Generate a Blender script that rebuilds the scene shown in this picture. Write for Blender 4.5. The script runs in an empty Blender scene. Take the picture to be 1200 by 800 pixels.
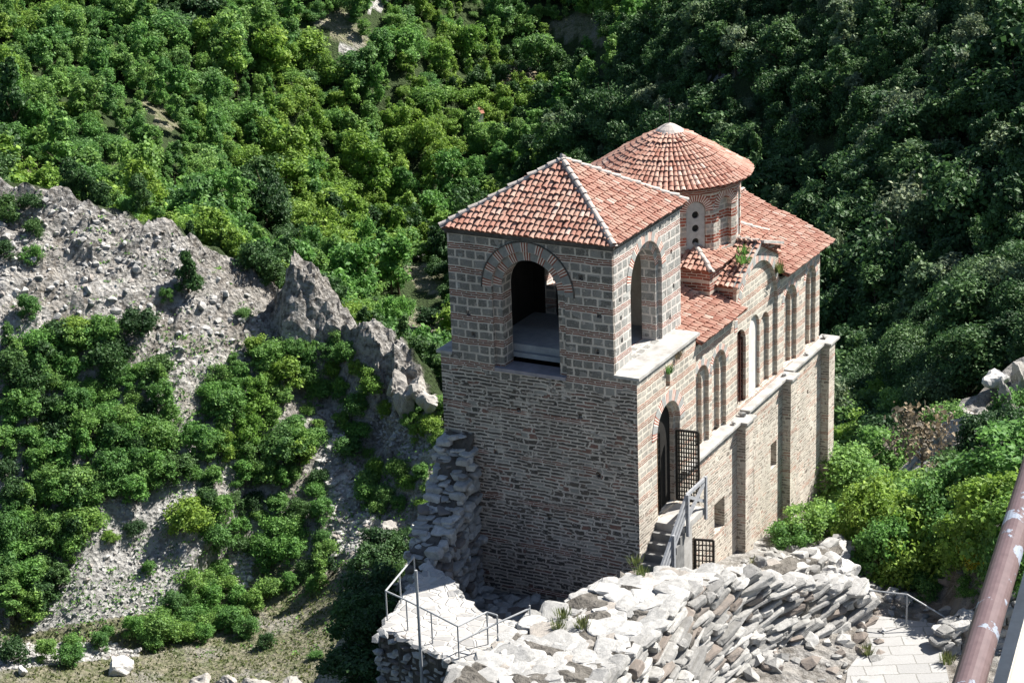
import bpy, bmesh, math, random
import numpy as np
from mathutils import Vector, Matrix, geometry
random.seed(7); RNG = np.random.default_rng(7)
PI = math.pi
S = bpy.context.scene
COL = S.collection

# ------------------------------------------------------------------ camera
FPX, PITCH, ROLL, YAW = 2427.8, .331, -.0374, .4987
CZ = 27.80
CORG = np.array([3.8175, 60.2556, 0.0])          # church corner on the ground plan
fw = np.array([0, math.cos(PITCH), -math.sin(PITCH)]); _rt = np.array([1., 0, 0]); _up = np.cross(_rt, fw)
CR = _rt*math.cos(ROLL)+_up*math.sin(ROLL); CU = -_rt*math.sin(ROLL)+_up*math.cos(ROLL)
EV = np.array([math.sin(YAW), math.cos(YAW), 0]); NV = np.array([-EV[1], EV[0], 0])
CAM = np.array([0, 0, CZ])
def ray(px, py): return fw + CR*(px-600)/FPX + CU*(400-py)/FPX
def at(px, py, t):
    d = ray(px, py); return CAM + d*(t/math.hypot(d[0], d[1]))
def loc(P):
    d = np.asarray(P)-CORG; return np.array([d@EV, d@NV, d[2]])
def wor(a, b, z): return CORG + a*EV + b*NV + np.array([0, 0, z])
def onb(px, py, b):
    d = ray(px, py); t = (b+(CORG-CAM)@NV)/(d@NV); return loc(CAM+d*t)
def onz(px, py, z):
    d = ray(px, py); t = (z-CZ)/d[2]; return loc(CAM+d*t)
def project(P):
    d = np.asarray(P)-CAM; w = d@fw
    return 600+FPX*(d@CR)/w, 400-FPX*(d@CU)/w, w
cd = bpy.data.cameras.new('camera'); cam = bpy.data.objects.new('camera', cd); COL.objects.link(cam)
cam.matrix_world = Matrix(((CR[0], CU[0], -fw[0], 0), (CR[1], CU[1], -fw[1], 0), (CR[2], CU[2], -fw[2], CZ), (0, 0, 0, 1)))
cd.sensor_fit = 'HORIZONTAL'; cd.sensor_width = 36; cd.lens = 36*FPX/1200; cd.clip_start = .1; cd.clip_end = 6000
S.camera = cam

# ------------------------------------------------------------------ light
SUN_AZ_CH = math.radians(-36)                       # in the church plan, from its long axis towards its sunny side
sh = math.cos(SUN_AZ_CH)*EV + math.sin(SUN_AZ_CH)*NV
ELEV = math.radians(47)
sd = sh*math.cos(ELEV)+np.array([0, 0, math.sin(ELEV)])
ld = bpy.data.lights.new('sun', 'SUN'); ld.energy = 4.6; ld.angle = math.radians(.5); ld.color = (1, .955, .88)
lo = bpy.data.objects.new('sun', ld); COL.objects.link(lo)
lo.rotation_euler = Vector(sd).to_track_quat('Z', 'Y').to_euler(); lo.location = (60, 30, 120)
w = bpy.data.worlds.new('World'); S.world = w; w.use_nodes = True
nt = w.node_tree; bg = nt.nodes['Background']
sk = nt.nodes.new('ShaderNodeTexSky'); sk.sky_type = 'NISHITA'; sk.sun_disc = False
sk.sun_elevation = ELEV; sk.sun_rotation = math.atan2(sd[0], sd[1]); sk.altitude = 400
nt.links.new(sk.outputs[0], bg.inputs[0]); bg.inputs[1].default_value = .05
vs = S.view_settings; vs.view_transform = 'Standard'; vs.look = 'None'; vs.exposure = 1.4; vs.gamma = 1
try: S.cycles.use_denoising = True; S.cycles.max_bounces = 6; S.cycles.transparent_max_bounces = 4
except Exception: pass

# ------------------------------------------------------------------ material helpers
class NB:
    def __init__(s, name):
        s.m = bpy.data.materials.new(name); s.m.use_nodes = True
        s.t = s.m.node_tree; s.t.nodes.clear()
        s.out = s.n('OutputMaterial'); s.p = s.n('BsdfPrincipled'); s.p.inputs['Roughness'].default_value = .85
        s.p.inputs['Specular IOR Level'].default_value = .25
        s.l(s.p.outputs[0], s.out.inputs[0])
    def n(s, typ, **k):
        x = s.t.nodes.new('ShaderNode'+typ)
        for a, v in k.items(): setattr(x, a, v)
        return x
    def l(s, a, b): s.t.links.new(a, b)
    def put(s, sock, v):
        if hasattr(v, 'links') or isinstance(v, bpy.types.NodeSocket): s.l(v, sock)
        elif isinstance(v, (tuple, list)) and len(v) == 3 and sock.type == 'RGBA': sock.default_value = (*v, 1)
        else: sock.default_value = v
    def math(s, op, a, b=0., c=0.):
        x = s.n('Math', operation=op)
        for i, v in enumerate((a, b, c)): s.put(x.inputs[i], v)
        return x.outputs[0]
    def mix(s, f, a, b, typ='MIX'):
        x = s.n('Mix', data_type='RGBA', blend_type=typ)
        s.put(x.inputs[0], f); s.put(x.inputs[6], a); s.put(x.inputs[7], b); return x.outputs[2]
    def mixf(s, f, a, b):
        x = s.n('Mix', data_type='FLOAT'); s.put(x.inputs[0], f); s.put(x.inputs[2], a); s.put(x.inputs[3], b); return x.outputs[0]
    def noise(s, vec, sc, det=4., rough=.6):
        x = s.n('TexNoise'); s.put(x.inputs['Vector'], vec); x.inputs['Scale'].default_value = sc
        x.inputs['Detail'].default_value = det; x.inputs['Roughness'].default_value = rough; return x
    def ramp(s, f, stops, interp='LINEAR'):
        x = s.n('ValToRGB'); x.color_ramp.interpolation = interp
        e = x.color_ramp.elements
        while len(e) < len(stops): e.new(.5)
        for i, (p, c) in enumerate(stops):
            e[i].position = p; e[i].color = (c, c, c, 1) if not isinstance(c, tuple) else (*c, 1)
        s.put(x.inputs[0], f); return x.outputs[0]
    def sep(s, v): x = s.n('SeparateXYZ'); s.put(x.inputs[0], v); return x.outputs
    def comb(s, a, b, c=0.):
        x = s.n('CombineXYZ')
        for i, v in enumerate((a, b, c)): s.put(x.inputs[i], v)
        return x.outputs[0]
    def bump(s, h, st=.5, d=.03):
        x = s.n('Bump'); s.put(x.inputs['Height'], h); x.inputs['Strength'].default_value = st; x.inputs['Distance'].default_value = d
        s.l(x.outputs[0], s.p.inputs['Normal']); return x
    def col(s, c): s.put(s.p.inputs['Base Color'], c)
    def uv(s): return s.n('TexCoord').outputs['UV']
    def obj(s): return s.n('TexCoord').outputs['Object']
    def geo(s): return s.n('NewGeometry').outputs['Position']

def cells(b, u, v, su, sv, mort, seed=0.):
    """irregular stones: returns (stone mask, random grey, height)"""
    vec = b.comb(b.math('MULTIPLY', u, su), b.math('MULTIPLY', v, sv), seed)
    e = b.n('TexVoronoi', feature='DISTANCE_TO_EDGE'); e.inputs['Scale'].default_value = 1; b.l(vec, e.inputs['Vector'])
    c = b.n('TexVoronoi', feature='F1'); c.inputs['Scale'].default_value = 1; e.inputs['Randomness'].default_value = .8; c.inputs['Randomness'].default_value = .8; b.l(vec, c.inputs['Vector'])
    d = e.outputs['Distance']
    m = b.ramp(d, [(mort*.6, 0.), (mort*1.4, 1.)])
    r = b.sep(c.outputs['Color'])
    return m, r[0], r[1], d

def brick(b, vec, bw, rh, mortar, off=.5):
    x = b.n('TexBrick'); b.put(x.inputs['Vector'], vec)
    x.offset = off; x.squash = 1.35; x.squash_frequency = 3
    x.inputs['Color1'].default_value = (0, 0, 0, 1); x.inputs['Color2'].default_value = (1, 1, 1, 1); x.inputs['Mortar'].default_value = (.5, .5, .5, 1)
    x.inputs['Scale'].default_value = 1; x.inputs['Mortar Size'].default_value = mortar; x.inputs['Mortar Smooth'].default_value = .25
    x.inputs['Brick Width'].default_value = bw; x.inputs['Row Height'].default_value = rh
    return b.math('SUBTRACT', 1., x.outputs['Fac']), b.sep(x.outputs['Color'])[0]

def masonry(name, stone_a, stone_b, mortar, red, band=.79, bandw=.24, course=.275, rubble=None, rub_lo=None, warm=0.):
    """coursed stone with bands of thin brick; below rub_lo (metres) turns to flat rubble"""
    b = NB(name); uv = b.sep(b.uv())
    nz = b.noise(b.uv(), 1.1, 3); nz2 = b.noise(b.uv(), 9, 3)
    u = b.math('ADD', uv[0], b.math('MULTIPLY', b.math('SUBTRACT', nz2.outputs[0], .5), .07))
    v = b.math('ADD', uv[1], b.math('ADD', b.math('MULTIPLY', b.math('SUBTRACT', nz.outputs[0], .5), .10), b.math('MULTIPLY', b.math('SUBTRACT', nz2.outputs[0], .5), .035)))
    ph = b.math('MULTIPLY', b.math('FRACT', b.math('DIVIDE', b.math('ADD', v, 50), band)), band)
    isb = b.math('LESS_THAN', ph, bandw)
    bm, br = brick(b, b.comb(u, ph), .36, bandw/3, .017)
    row = b.math('FLOOR', b.math('DIVIDE', b.math('ADD', v, 50), band))
    sm, sr = brick(b, b.comb(b.math('ADD', u, b.math('MULTIPLY', row, .37)), b.math('SUBTRACT', ph, bandw)), .37, (band-bandw)/2, .042)
    fine = b.noise(b.uv(), 22, 5, .7)
    sm = b.math('MULTIPLY', sm, b.ramp(b.noise(b.uv(), 6.5, 4, .7).outputs[0], [(.34, .2), (.45, 1.)]))
    sr = b.math('FRACT', b.math('ADD', sr, b.math('MULTIPLY', b.noise(b.uv(), 2.6, 1).outputs[0], .9)))
    sc = b.mix(sr, stone_a, stone_b)
    sc = b.mix(b.math('MULTIPLY', b.ramp(fine.outputs[0], [(.35, 0.), (.7, 1.)]), .55), sc, b.mix(.5, mortar, stone_b))
    bc = b.mix(br, tuple(x*.62 for x in red), tuple(min(1, x*1.25) for x in red))
    mc = b.mix(b.noise(b.uv(), 3, 4).outputs[0], tuple(x*.75 for x in mortar), tuple(min(.8, x*1.2) for x in mortar))
    stone = b.mix(sm, mc, sc); bri = b.mix(bm, mc, bc)
    c = b.mix(isb, stone, bri); h = b.mixf(isb, sm, bm)
    if rubble:
        su, sv, ra, rb, rcm, mort = rubble
        w1 = b.noise(b.uv(), 1.1, 5, .6); w2 = b.noise(b.comb(b.math('MULTIPLY', uv[0], 3.), b.math('MULTIPLY', uv[1], 9.)), 1., 3)
        uu = b.math('ADD', u, b.math('MULTIPLY', w2.outputs[0], .22)); vv = b.math('ADD', uv[1], b.math('ADD', b.math('MULTIPLY', w1.outputs[0], .2), b.math('MULTIPLY', w2.outputs[0], .05)))
        m, r0 = brick(b, b.comb(uu, vv), su, sv, sv*.24); m2, q0 = brick(b, b.comb(b.math('MULTIPLY', uu, 1.03), b.math('ADD', vv, .03)), su*.75, sv*1.75, sv*.30, .37)
        pick = b.ramp(b.noise(b.uv(), 1.1, 3).outputs[0], [(.54, 0.), (.56, 1.)])
        m = b.mixf(pick, m, m2); r0 = b.mixf(pick, r0, q0); r1 = b.math('FRACT', b.math('MULTIPLY', r0, 23.7))
        m = b.math('MULTIPLY', m, b.ramp(b.noise(b.uv(), 7, 4, .7).outputs[0], [(.33, .15), (.44, 1.)]))
        rc = b.mix(r0, ra, rb)
        rc = b.mix(b.math('MULTIPLY', b.math('GREATER_THAN', r1, .84), .75), rc, rcm)
        rc = b.mix(b.math('MULTIPLY', b.math('LESS_THAN', r1, .12), .75), rc, red)
        rc = b.mix(b.math('MULTIPLY', fine.outputs[0], .35), rc, rcm)
        smear = b.ramp(b.noise(b.uv(), 1.7, 4, .7).outputs[0], [(.56, 0.), (.67, 1.)])     # smeared mortar over the stones
        m = b.math('MULTIPLY', m, b.math('SUBTRACT', 1., b.math('MULTIPLY', smear, .8)))
        rub = b.mix(m, mc, rc)
        # a few surviving levelling courses of brick
        lv = b.math('FRACT', b.math('DIVIDE', b.math('ADD', v, 50.35), 1.55))
        keep = b.math('MULTIPLY', b.math('LESS_THAN', lv, .1), b.ramp(b.noise(b.comb(b.math('MULTIPLY', u, .5), row), 1., 2).outputs[0], [(.45, 0.), (.52, 1.)]))
        rub = b.mix(keep, rub, bri)
        f = b.ramp(b.math('ADD', uv[1], b.math('MULTIPLY', b.math('SUBTRACT', nz.outputs[0], .5), 1.2)), [(0, 0.), (1, 1.)])
        edge = b.math('ADD', uv[1], b.math('MULTIPLY', b.math('SUBTRACT', nz.outputs[0], .5), 2.6))
        f = b.math('GREATER_THAN', edge, rub_lo)
        c = b.mix(f, rub, c); h = b.mixf(f, m, h)
    stain = b.ramp(b.noise(b.comb(b.math('MULTIPLY', uv[0], 1.), b.math('MULTIPLY', uv[1], .35)), 1.3, 4, .65).outputs[0], [(.35, .78), (.65, 1.08)])
    c = b.mix(1., c, stain, 'MULTIPLY')
    b.col(c)
    hh = b.math('ADD', h, b.math('MULTIPLY', fine.outputs[0], .5))
    b.bump(hh, .9, .035)
    return b.m

def simple(name, c1, c2, sc=6., bump=.3, dist=.02, rough=.85, uvs=False, det=5):
    b = NB(name); v = b.uv() if uvs else b.obj()
    n = b.noise(v, sc, det, .65); n2 = b.noise(v, sc*5, 3, .6)
    f = b.ramp(n.outputs[0], [(.32, 0.), (.68, 1.)])
    c = b.mix(f, c1, c2); b.col(b.mix(b.math('MULTIPLY', n2.outputs[0], .35), c, tuple(x*.5 for x in c1)))
    b.p.inputs['Roughness'].default_value = rough
    b.bump(b.math('ADD', n.outputs[0], b.math('MULTIPLY', n2.outputs[0], .6)), bump, dist)
    return b.m

def m_stone(name, base_a, base_b, brown, per_island=True, sc=5.):
    b = NB(name); g = b.n('NewGeometry')
    r = g.outputs['Random Per Island'] if per_island else b.noise(b.obj(), .8, 2).outputs[0]
    n = b.noise(b.obj(), sc, 6, .7); n2 = b.noise(b.obj(), sc*6, 4, .7)
    c = b.mix(r, base_a, base_b)
    rr = b.math('FRACT', b.math('MULTIPLY', r, 17.3))
    c = b.mix(b.math('MULTIPLY', b.math('GREATER_THAN', rr, .84), .8), c, brown)
    c = b.mix(b.math('MULTIPLY', b.ramp(n.outputs[0], [(.4, 0.), (.7, 1.)]), .6), c, tuple(x*.45 for x in base_b))
    c = b.mix(b.math('MULTIPLY', b.ramp(n2.outputs[0], [(.5, 0.), (.75, 1.)]), .5), c, tuple(x*.4 for x in base_a))
    b.col(c); b.bump(b.math('ADD', n.outputs[0], b.math('MULTIPLY', n2.outputs[0], .5)), .8, .05)
    return b.m

M = {}
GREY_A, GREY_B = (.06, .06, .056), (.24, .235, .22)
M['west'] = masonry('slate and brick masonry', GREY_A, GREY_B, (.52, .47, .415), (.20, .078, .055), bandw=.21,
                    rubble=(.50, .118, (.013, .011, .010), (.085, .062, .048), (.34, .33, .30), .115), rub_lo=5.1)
M['south'] = masonry('pale stone and brick masonry', (.20, .195, .175), (.53, .495, .435), (.62, .57, .49), (.38, .19, .135), band=.62, bandw=.20,
                     rubble=(.34, .10, (.10, .08, .062), (.53, .455, .385), (.62, .58, .51), .10), rub_lo=1.35)
M['belfry'] = masonry('grey block and brick masonry', (.13, .135, .13), (.40, .40, .38), (.60, .56, .52), (.32, .125, .09), bandw=.18)
M['drum'] = masonry('striped drum masonry', (.24, .23, .21), (.42, .40, .36), (.55, .5, .44), (.32, .105, .07), band=.7, bandw=.32)
M['brickwall'] = masonry('red brick masonry', (.2, .12, .09), (.3, .2, .16), (.42, .36, .31), (.26, .085, .06), band=.4, bandw=.3)

def m_ring(name, all_brick=False, bright=1.):
    b = NB(name); uv = b.sep(b.uv()); per = .52
    nz = b.noise(b.uv(), 8, 3)
    u = b.math('ADD', uv[0], b.math('MULTIPLY', b.math('SUBTRACT', nz.outputs[0], .5), .02))
    ph = b.math('MULTIPLY', b.math('FRACT', b.math('DIVIDE', b.math('ADD', u, 30), per)), per)
    st = b.math('FRACT', b.math('DIVIDE', ph, .086))
    line = b.math('LESS_THAN', st, .55)
    cb = b.mix(line, (.52*bright, .47*bright, .42*bright), (.22*bright, .075*bright, .05*bright))
    if all_brick: c = cb
    else: c = b.mix(b.math('GREATER_THAN', ph, .26), cb, b.mix(nz.outputs[0], (.13*bright, .135*bright, .13*bright), (.3*bright, .3*bright, .29*bright)))
    b.col(c); b.bump(line, .4, .02); return b.m
M['ring'] = m_ring('radial brick and stone voussoirs'); M['ring_brick'] = m_ring('radial brick voussoirs', True, 1.15)
M['ring_s'] = m_ring('pale radial voussoirs', False, 1.45)

def m_tiles():
    b = NB('terracotta barrel tiles'); g = b.n('NewGeometry'); r = g.outputs['Random Per Island']
    n = b.noise(b.obj(), 2.2, 4, .6); n2 = b.noise(b.obj(), 30, 3, .6)
    c = b.ramp(r, [(0., (.28, .125, .09)), (.3, (.365, .185, .14)), (.75, (.415, .235, .182)), (.95, (.45, .285, .23)), (1., (.54, .43, .37))])
    c = b.mix(b.math('MULTIPLY', b.ramp(n.outputs[0], [(.45, 0.), (.65, 1.)]), .45), c, (.52, .38, .30))
    c = b.mix(b.math('MULTIPLY', b.ramp(n2.outputs[0], [(.5, 0.), (.8, 1.)]), .4), c, (.2, .12, .09))
    b.col(c); b.bump(n2.outputs[0], .3, .01); return b.m
M['tile'] = m_tiles()
M['pan'] = simple('tile channels', (.17, .065, .043), (.30, .125, .085), 8)
M['ridge'] = simple('mortared ridge tiles', (.40, .36, .33), (.56, .5, .46), 5, .6, .03)
M['slab'] = simple('pale worn stone slabs', (.26, .25, .235), (.50, .49, .47), 2.2, .35, .02)
M['concrete'] = simple('weathered concrete floor', (.26, .28, .30), (.38, .40, .42), 2, .3)
M['plaster'] = simple('white plaster', (.56, .545, .51), (.70, .69, .66), 4, .2)
M['winslab'] = simple('pierced window slab', (.34, .35, .34), (.46, .46, .45), 7, .2)
M['lattice'] = simple('dark red timber lattice', (.06, .02, .015), (.11, .04, .03), 9, .2)
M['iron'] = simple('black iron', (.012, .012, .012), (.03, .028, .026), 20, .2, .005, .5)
M['step'] = simple('worn dark steps', (.13, .13, .13), (.24, .24, .235), 3, .4)
M['timber'] = simple('weathered grey timber', (.24, .25, .27), (.38, .39, .41), 12, .3, .01)
M['brown_wood'] = simple('brown timber', (.16, .08, .03), (.26, .14, .06), 12, .3, .01)
M['steel'] = simple('galvanised steel pipe', (.30, .31, .32), (.42, .43, .44), 12, .1, .003, .45)
M['interior_shade'] = simple('painted interior shade', (.012, .011, .010), (.022, .02, .018), 3)  # near-black colour that paints the darkness of unlit insides
M['interior'] = simple('stained interior plaster', (.36, .31, .25), (.52, .46, .38), 2.5, .3)
M['ruin'] = m_stone('pale rubble stones', (.50, .49, .47), (.25, .245, .235), (.20, .155, .125))
M['ruin_core'] = simple('earth and mortar core', (.05, .045, .038), (.19, .175, .155), 2.2, 1., .12)
M['mortar'] = simple('washed lime mortar', (.30, .29, .265), (.56, .55, .525), 2.6, 1., .12)
M['ruin_top'] = m_stone('weathered top stones', (.52, .51, .49), (.33, .325, .315), (.33, .29, .25))
M['rubble_shade'] = m_stone('grey rubble stones', (.54, .535, .52), (.30, .30, .295), (.13, .10, .085))
M['rubble_dark'] = simple('rubble mortar', (.05, .046, .042), (.14, .13, .12), 3, 1., .08)
M['boulder'] = m_stone('pale boulder rock', (.58, .57, .55), (.5, .49, .47), (.45, .42, .38), False, 1.2)
M['scree'] = m_stone('grey scree stones', (.50, .49, .47), (.34, .33, .32), (.29, .25, .22))
M['bark'] = simple('bark', (.06, .045, .03), (.12, .09, .065), 8, .5)
def m_path():
    b = NB('stone paving'); p = b.sep(b.obj()); n = b.noise(b.obj(), 2.2, 6, .7); n2 = b.noise(b.obj(), 14, 4)
    x = b.math('ADD', b.math('MULTIPLY', p[0], .94), b.math('MULTIPLY', n.outputs[0], .15)); y = b.math('ADD', p[1], b.math('MULTIPLY', n.outputs[0], .25))
    m, r = brick(b, b.comb(x, y), .95, .62, .02)
    c = b.mix(r, (.24, .24, .24), (.35, .345, .34)); c = b.mix(b.math('MULTIPLY', b.ramp(n.outputs[0], [(.4, 0.), (.65, 1.)]), .7), c, (.26, .255, .25)); c = b.mix(b.math('MULTIPLY', n2.outputs[0], .4), c, (.40, .39, .37))
    b.col(b.mix(m, (.19, .185, .17), c)); b.bump(b.math('ADD', m, n2.outputs[0]), .4, .03); return b.m
M['path'] = m_path()
def m_flag(name, ca, cb):
    b = NB(name); p = b.sep(b.obj()); nz = b.noise(b.obj(), 2.5, 3)
    m, r0, r1, d = cells(b, b.math('ADD', p[0], b.math('MULTIPLY', nz.outputs[0], .2)), p[1], 2.6, 2.2, .06)
    c = b.mix(r0, ca, cb); b.col(b.mix(m, (.42, .4, .37), c)); b.bump(m, .7, .05); return b.m
M['flag'] = m_flag('rubble stone paving', (.27, .265, .26), (.45, .44, .425))
def m_rail():
    b = NB('peeling paint on steel'); n = b.noise(b.obj(), 11, 6, .62); n2 = b.noise(b.obj(), 60, 3)
    f = b.ramp(n.outputs[0], [(.41, 0.), (.425, 1.)])
    f = b.math('MAXIMUM', f, b.math('GREATER_THAN', n2.outputs[0], .68))
    b.col(b.mix(f, (.24, .27, .33), b.mix(n2.outputs[0], (.085, .055, .056), (.16, .11, .11)))); b.p.inputs['Roughness'].default_value = .42
    b.bump(b.math('MULTIPLY', f, -1.), .4, .004); return b.m
M['rail'] = m_rail()
M['cream'] = simple('cream paint', (.55, .5, .42), (.68, .64, .56), 14, .1, .003, .5)

# leaves
def m_leaf(name, stops, trans=.4):
    b = NB(name); r = b.n('ObjectInfo').outputs['Random']; g = b.n('NewGeometry'); ri = g.outputs['Random Per Island']
    c = b.ramp(r, stops)
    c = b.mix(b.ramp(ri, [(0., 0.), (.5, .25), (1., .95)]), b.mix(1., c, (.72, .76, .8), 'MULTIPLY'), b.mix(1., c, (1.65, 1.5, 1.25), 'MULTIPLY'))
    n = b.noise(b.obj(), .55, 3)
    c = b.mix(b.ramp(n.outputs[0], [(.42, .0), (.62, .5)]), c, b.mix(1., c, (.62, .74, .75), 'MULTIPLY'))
    b.col(c); b.p.inputs['Roughness'].default_value = .6; b.p.inputs['Specular IOR Level'].default_value = .3
    t = b.n('BsdfTranslucent'); b.l(c, t.inputs[0]); ms = b.n('MixShader'); ms.inputs[0].default_value = trans
    b.l(b.p.outputs[0], ms.inputs[1]); b.l(t.outputs[0], ms.inputs[2]); b.l(ms.outputs[0], b.out.inputs[0])
    return b.m
GREEN = [(0, (0.090, 0.201, 0.058)), (.25, (0.117, 0.262, 0.066)), (.5, (0.147, 0.313, 0.074)), (.75, (0.172, 0.310, 0.089)), (1, (0.213, 0.362, 0.091))]
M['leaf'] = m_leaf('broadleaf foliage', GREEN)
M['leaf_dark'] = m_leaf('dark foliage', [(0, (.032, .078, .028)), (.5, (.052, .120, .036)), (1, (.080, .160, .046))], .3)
M['leaf_shade'] = m_leaf('foliage with painted shade', [(0, (.036, .085, .031)), (.5, (.058, .126, .042)), (.85, (.085, .165, .056)), (1, (.17, .215, .135))], .25)  # darker copy of the leaf greens, shade put into the colour
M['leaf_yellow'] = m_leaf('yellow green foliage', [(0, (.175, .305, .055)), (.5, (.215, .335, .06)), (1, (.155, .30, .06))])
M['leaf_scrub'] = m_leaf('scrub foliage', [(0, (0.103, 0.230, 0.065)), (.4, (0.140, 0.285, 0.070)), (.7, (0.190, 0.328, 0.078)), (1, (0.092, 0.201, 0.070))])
M['leaf_brown'] = m_leaf('dry brown foliage', [(0, (.17, .145, .105)), (1, (.23, .19, .14))], .2)
M['grass'] = m_leaf('grass blades', [(0, (.10, .135, .045)), (1, (.15, .165, .07))])
M['flower'] = m_leaf('yellow blossom', [(0, (.42, .40, .03)), (1, (.5, .46, .05))])

# ------------------------------------------------------------------ object helpers
def tag(o, label=None, cat=None, group=None, kind=None):
    if label: o['label'] = label
    if cat: o['category'] = cat
    if group: o['group'] = group
    if kind: o['kind'] = kind
    return o
def empty(name, location=(0, 0, 0), rz=0., label=None, cat=None, group=None):
    o = bpy.data.objects.new(name, None); COL.objects.link(o); o.location = location; o.rotation_euler = (0, 0, rz)
    o.empty_display_size = .3
    return tag(o, label, cat, group)
def mk(name, me, mats, parent=None):
    o = bpy.data.objects.new(name, me); COL.objects.link(o)
    if not isinstance(mats, (list, tuple)): mats = [mats]
    for m in mats: me.materials.append(m)
    if parent: o.parent = parent
    return o
def np_mesh(name, V, quads=None, tris=None):
    me = bpy.data.meshes.new(name); V = np.asarray(V, np.float32)
    q = np.zeros((0, 4), np.int32) if quads is None else np.asarray(quads, np.int32); t = np.zeros((0, 3), np.int32) if tris is None else np.asarray(tris, np.int32)
    me.vertices.add(len(V)); me.vertices.foreach_set('co', V.ravel())
    me.loops.add(q.size+t.size); me.loops.foreach_set('vertex_index', np.concatenate([q.ravel(), t.ravel()]))
    me.polygons.add(len(q)+len(t))
    me.polygons.foreach_set('loop_start', np.concatenate([np.arange(len(q))*4, q.size+np.arange(len(t))*3]).astype(np.int32))
    me.update(calc_edges=True); me.polygons.foreach_set('use_smooth', [False]*len(me.polygons)); return me
class MB:
    """collects shapes, builds ONE mesh object with metre UVs"""
    def __init__(s): s.V = []; s.F = []; s.UV = {}
    def add(s, V, F):
        o = len(s.V); s.V += [tuple(map(float, v)) for v in V]; s.F += [tuple(i+o for i in f) for f in F]; return len(s.F)-len(F)
    def box(s, a, b):
        (x0, y0, z0), (x1, y1, z1) = a, b
        s.add([(x0, y0, z0), (x1, y0, z0), (x1, y1, z0), (x0, y1, z0), (x0, y0, z1), (x1, y0, z1), (x1, y1, z1), (x0, y1, z1)],
              [(0, 3, 2, 1), (4, 5, 6, 7), (0, 1, 5, 4), (1, 2, 6, 5), (2, 3, 7, 6), (3, 0, 4, 7)]); return s
    def bar(s, p, q, w, h=None, up=(0, 0, 1)):
        p, q, up = Vector(p), Vector(q), Vector(up); h = h or w; d = (q-p).normalized()
        if abs(d.dot(up)) > .98: up = Vector((1, 0, 0))
        x = d.cross(up).normalized(); y = x.cross(d).normalized(); V = []
        for c in (p, q):
            for i, j in ((-1, -1), (1, -1), (1, 1), (-1, 1)): V.append(c+x*w/2*i+y*h/2*j)
        s.add(V, [(0, 1, 2, 3), (7, 6, 5, 4), (0, 4, 5, 1), (1, 5, 6, 2), (2, 6, 7, 3), (3, 7, 4, 0)]); return s
    def tube(s, pts, r, n=8, cap=True):
        pts = [Vector(p) for p in pts]; rs = r if isinstance(r, (list, tuple)) else [r]*len(pts); V = []; F = []
        for k, p in enumerate(pts):
            d = (pts[min(k+1, len(pts)-1)]-pts[max(k-1, 0)]).normalized(); u = Vector((0, 0, 1)) if abs(d.z) < .95 else Vector((1, 0, 0))
            x = d.cross(u).normalized(); y = x.cross(d)
            for i in range(n): V.append(p+(x*math.cos(2*PI*i/n)+y*math.sin(2*PI*i/n))*rs[k])
        for k in range(len(pts)-1):
            for i in range(n): F.append((k*n+i, k*n+(i+1) % n, (k+1)*n+(i+1) % n, (k+1)*n+i))
        if cap: F += [tuple(range(n))[::-1], tuple((len(pts)-1)*n+i for i in range(n))]
        s.add(V, F); return s
    def poly(s, pts): s.add(pts, [tuple(range(len(pts)))]); return s
    def prism(s, outer, holes, O, U, W, depth, back=True, sides=True, hdepth=None, front=True):
        """outline in (u, z) with holes, pushed along W"""
        O, U, W = np.array(O, float), np.array(U, float), np.array(W, float); Zv = np.array([0, 0, 1.])
        P3 = lambda p, d: O+U*p[0]+Zv*p[1]+W*d
        loops = [outer]+list(holes)
        tri = geometry.tessellate_polygon([[Vector((p[0], p[1], 0)) for p in L] for L in loops])
        flat = [p for L in loops for p in L]
        n3 = np.cross(U, Zv)                # facing of ccw triangles
        flip = (n3@W) > 0
        def face(d, inv):
            T = []
            for t in tri:
                a, b_, c = (flat[i] for i in t)
                ccw = (b_[0]-a[0])*(c[1]-a[1])-(b_[1]-a[1])*(c[0]-a[0]) > 0
                if abs((b_[0]-a[0])*(c[1]-a[1])-(b_[1]-a[1])*(c[0]-a[0])) < 1e-9: continue
                T.append(tuple(t) if (ccw != flip) != inv else tuple(t)[::-1])
            s.add([P3(p, d) for p in flat], T)
        if front: face(0, False)
        if back: face(depth, True)
        for k, L in enumerate(loops):
            if k == 0 and not sides: continue
            d = depth if k == 0 else (hdepth or depth)
            area = sum(L[i][0]*L[(i+1) % len(L)][1]-L[(i+1) % len(L)][0]*L[i][1] for i in range(len(L)))
            f2 = (area > 0) != (k > 0)
            V = []; F = []
            for p in L: V += [P3(p, 0), P3(p, d)]
            for i in range(len(L)):
                j = (i+1) % len(L); q = (2*i, 2*j, 2*j+1, 2*i+1)
                F.append(q if f2 == flip else q[::-1])
            s.add(V, F)
        return s
    def build(s, name, mat, parent=None, smooth=False, recalc=False):
        me = bpy.data.meshes.new(name); me.from_pydata(s.V, [], s.F); me.update()
        uvl = me.uv_layers.new(name='UVMap'); n = len(me.loops)
        co = np.zeros(len(me.vertices)*3); me.vertices.foreach_get('co', co); co = co.reshape(-1, 3)
        vi = np.zeros(n, np.int32); me.loops.foreach_get('vertex_index', vi)
        uv = np.zeros((n, 2))
        for p in me.polygons:
            no = p.normal; ii = range(p.loop_start, p.loop_start+p.loop_total); c = co[vi[p.loop_start:p.loop_start+p.loop_total]]
            if p.index in s.UV: uv[list(ii)] = s.UV[p.index]; continue
            if abs(no.z) > .75: uv[list(ii)] = c[:, :2]
            else:
                t = np.array([-no.y, no.x]); t /= (np.linalg.norm(t)+1e-9); uv[list(ii), 0] = c[:, :2]@t; uv[list(ii), 1] = c[:, 2]
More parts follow.
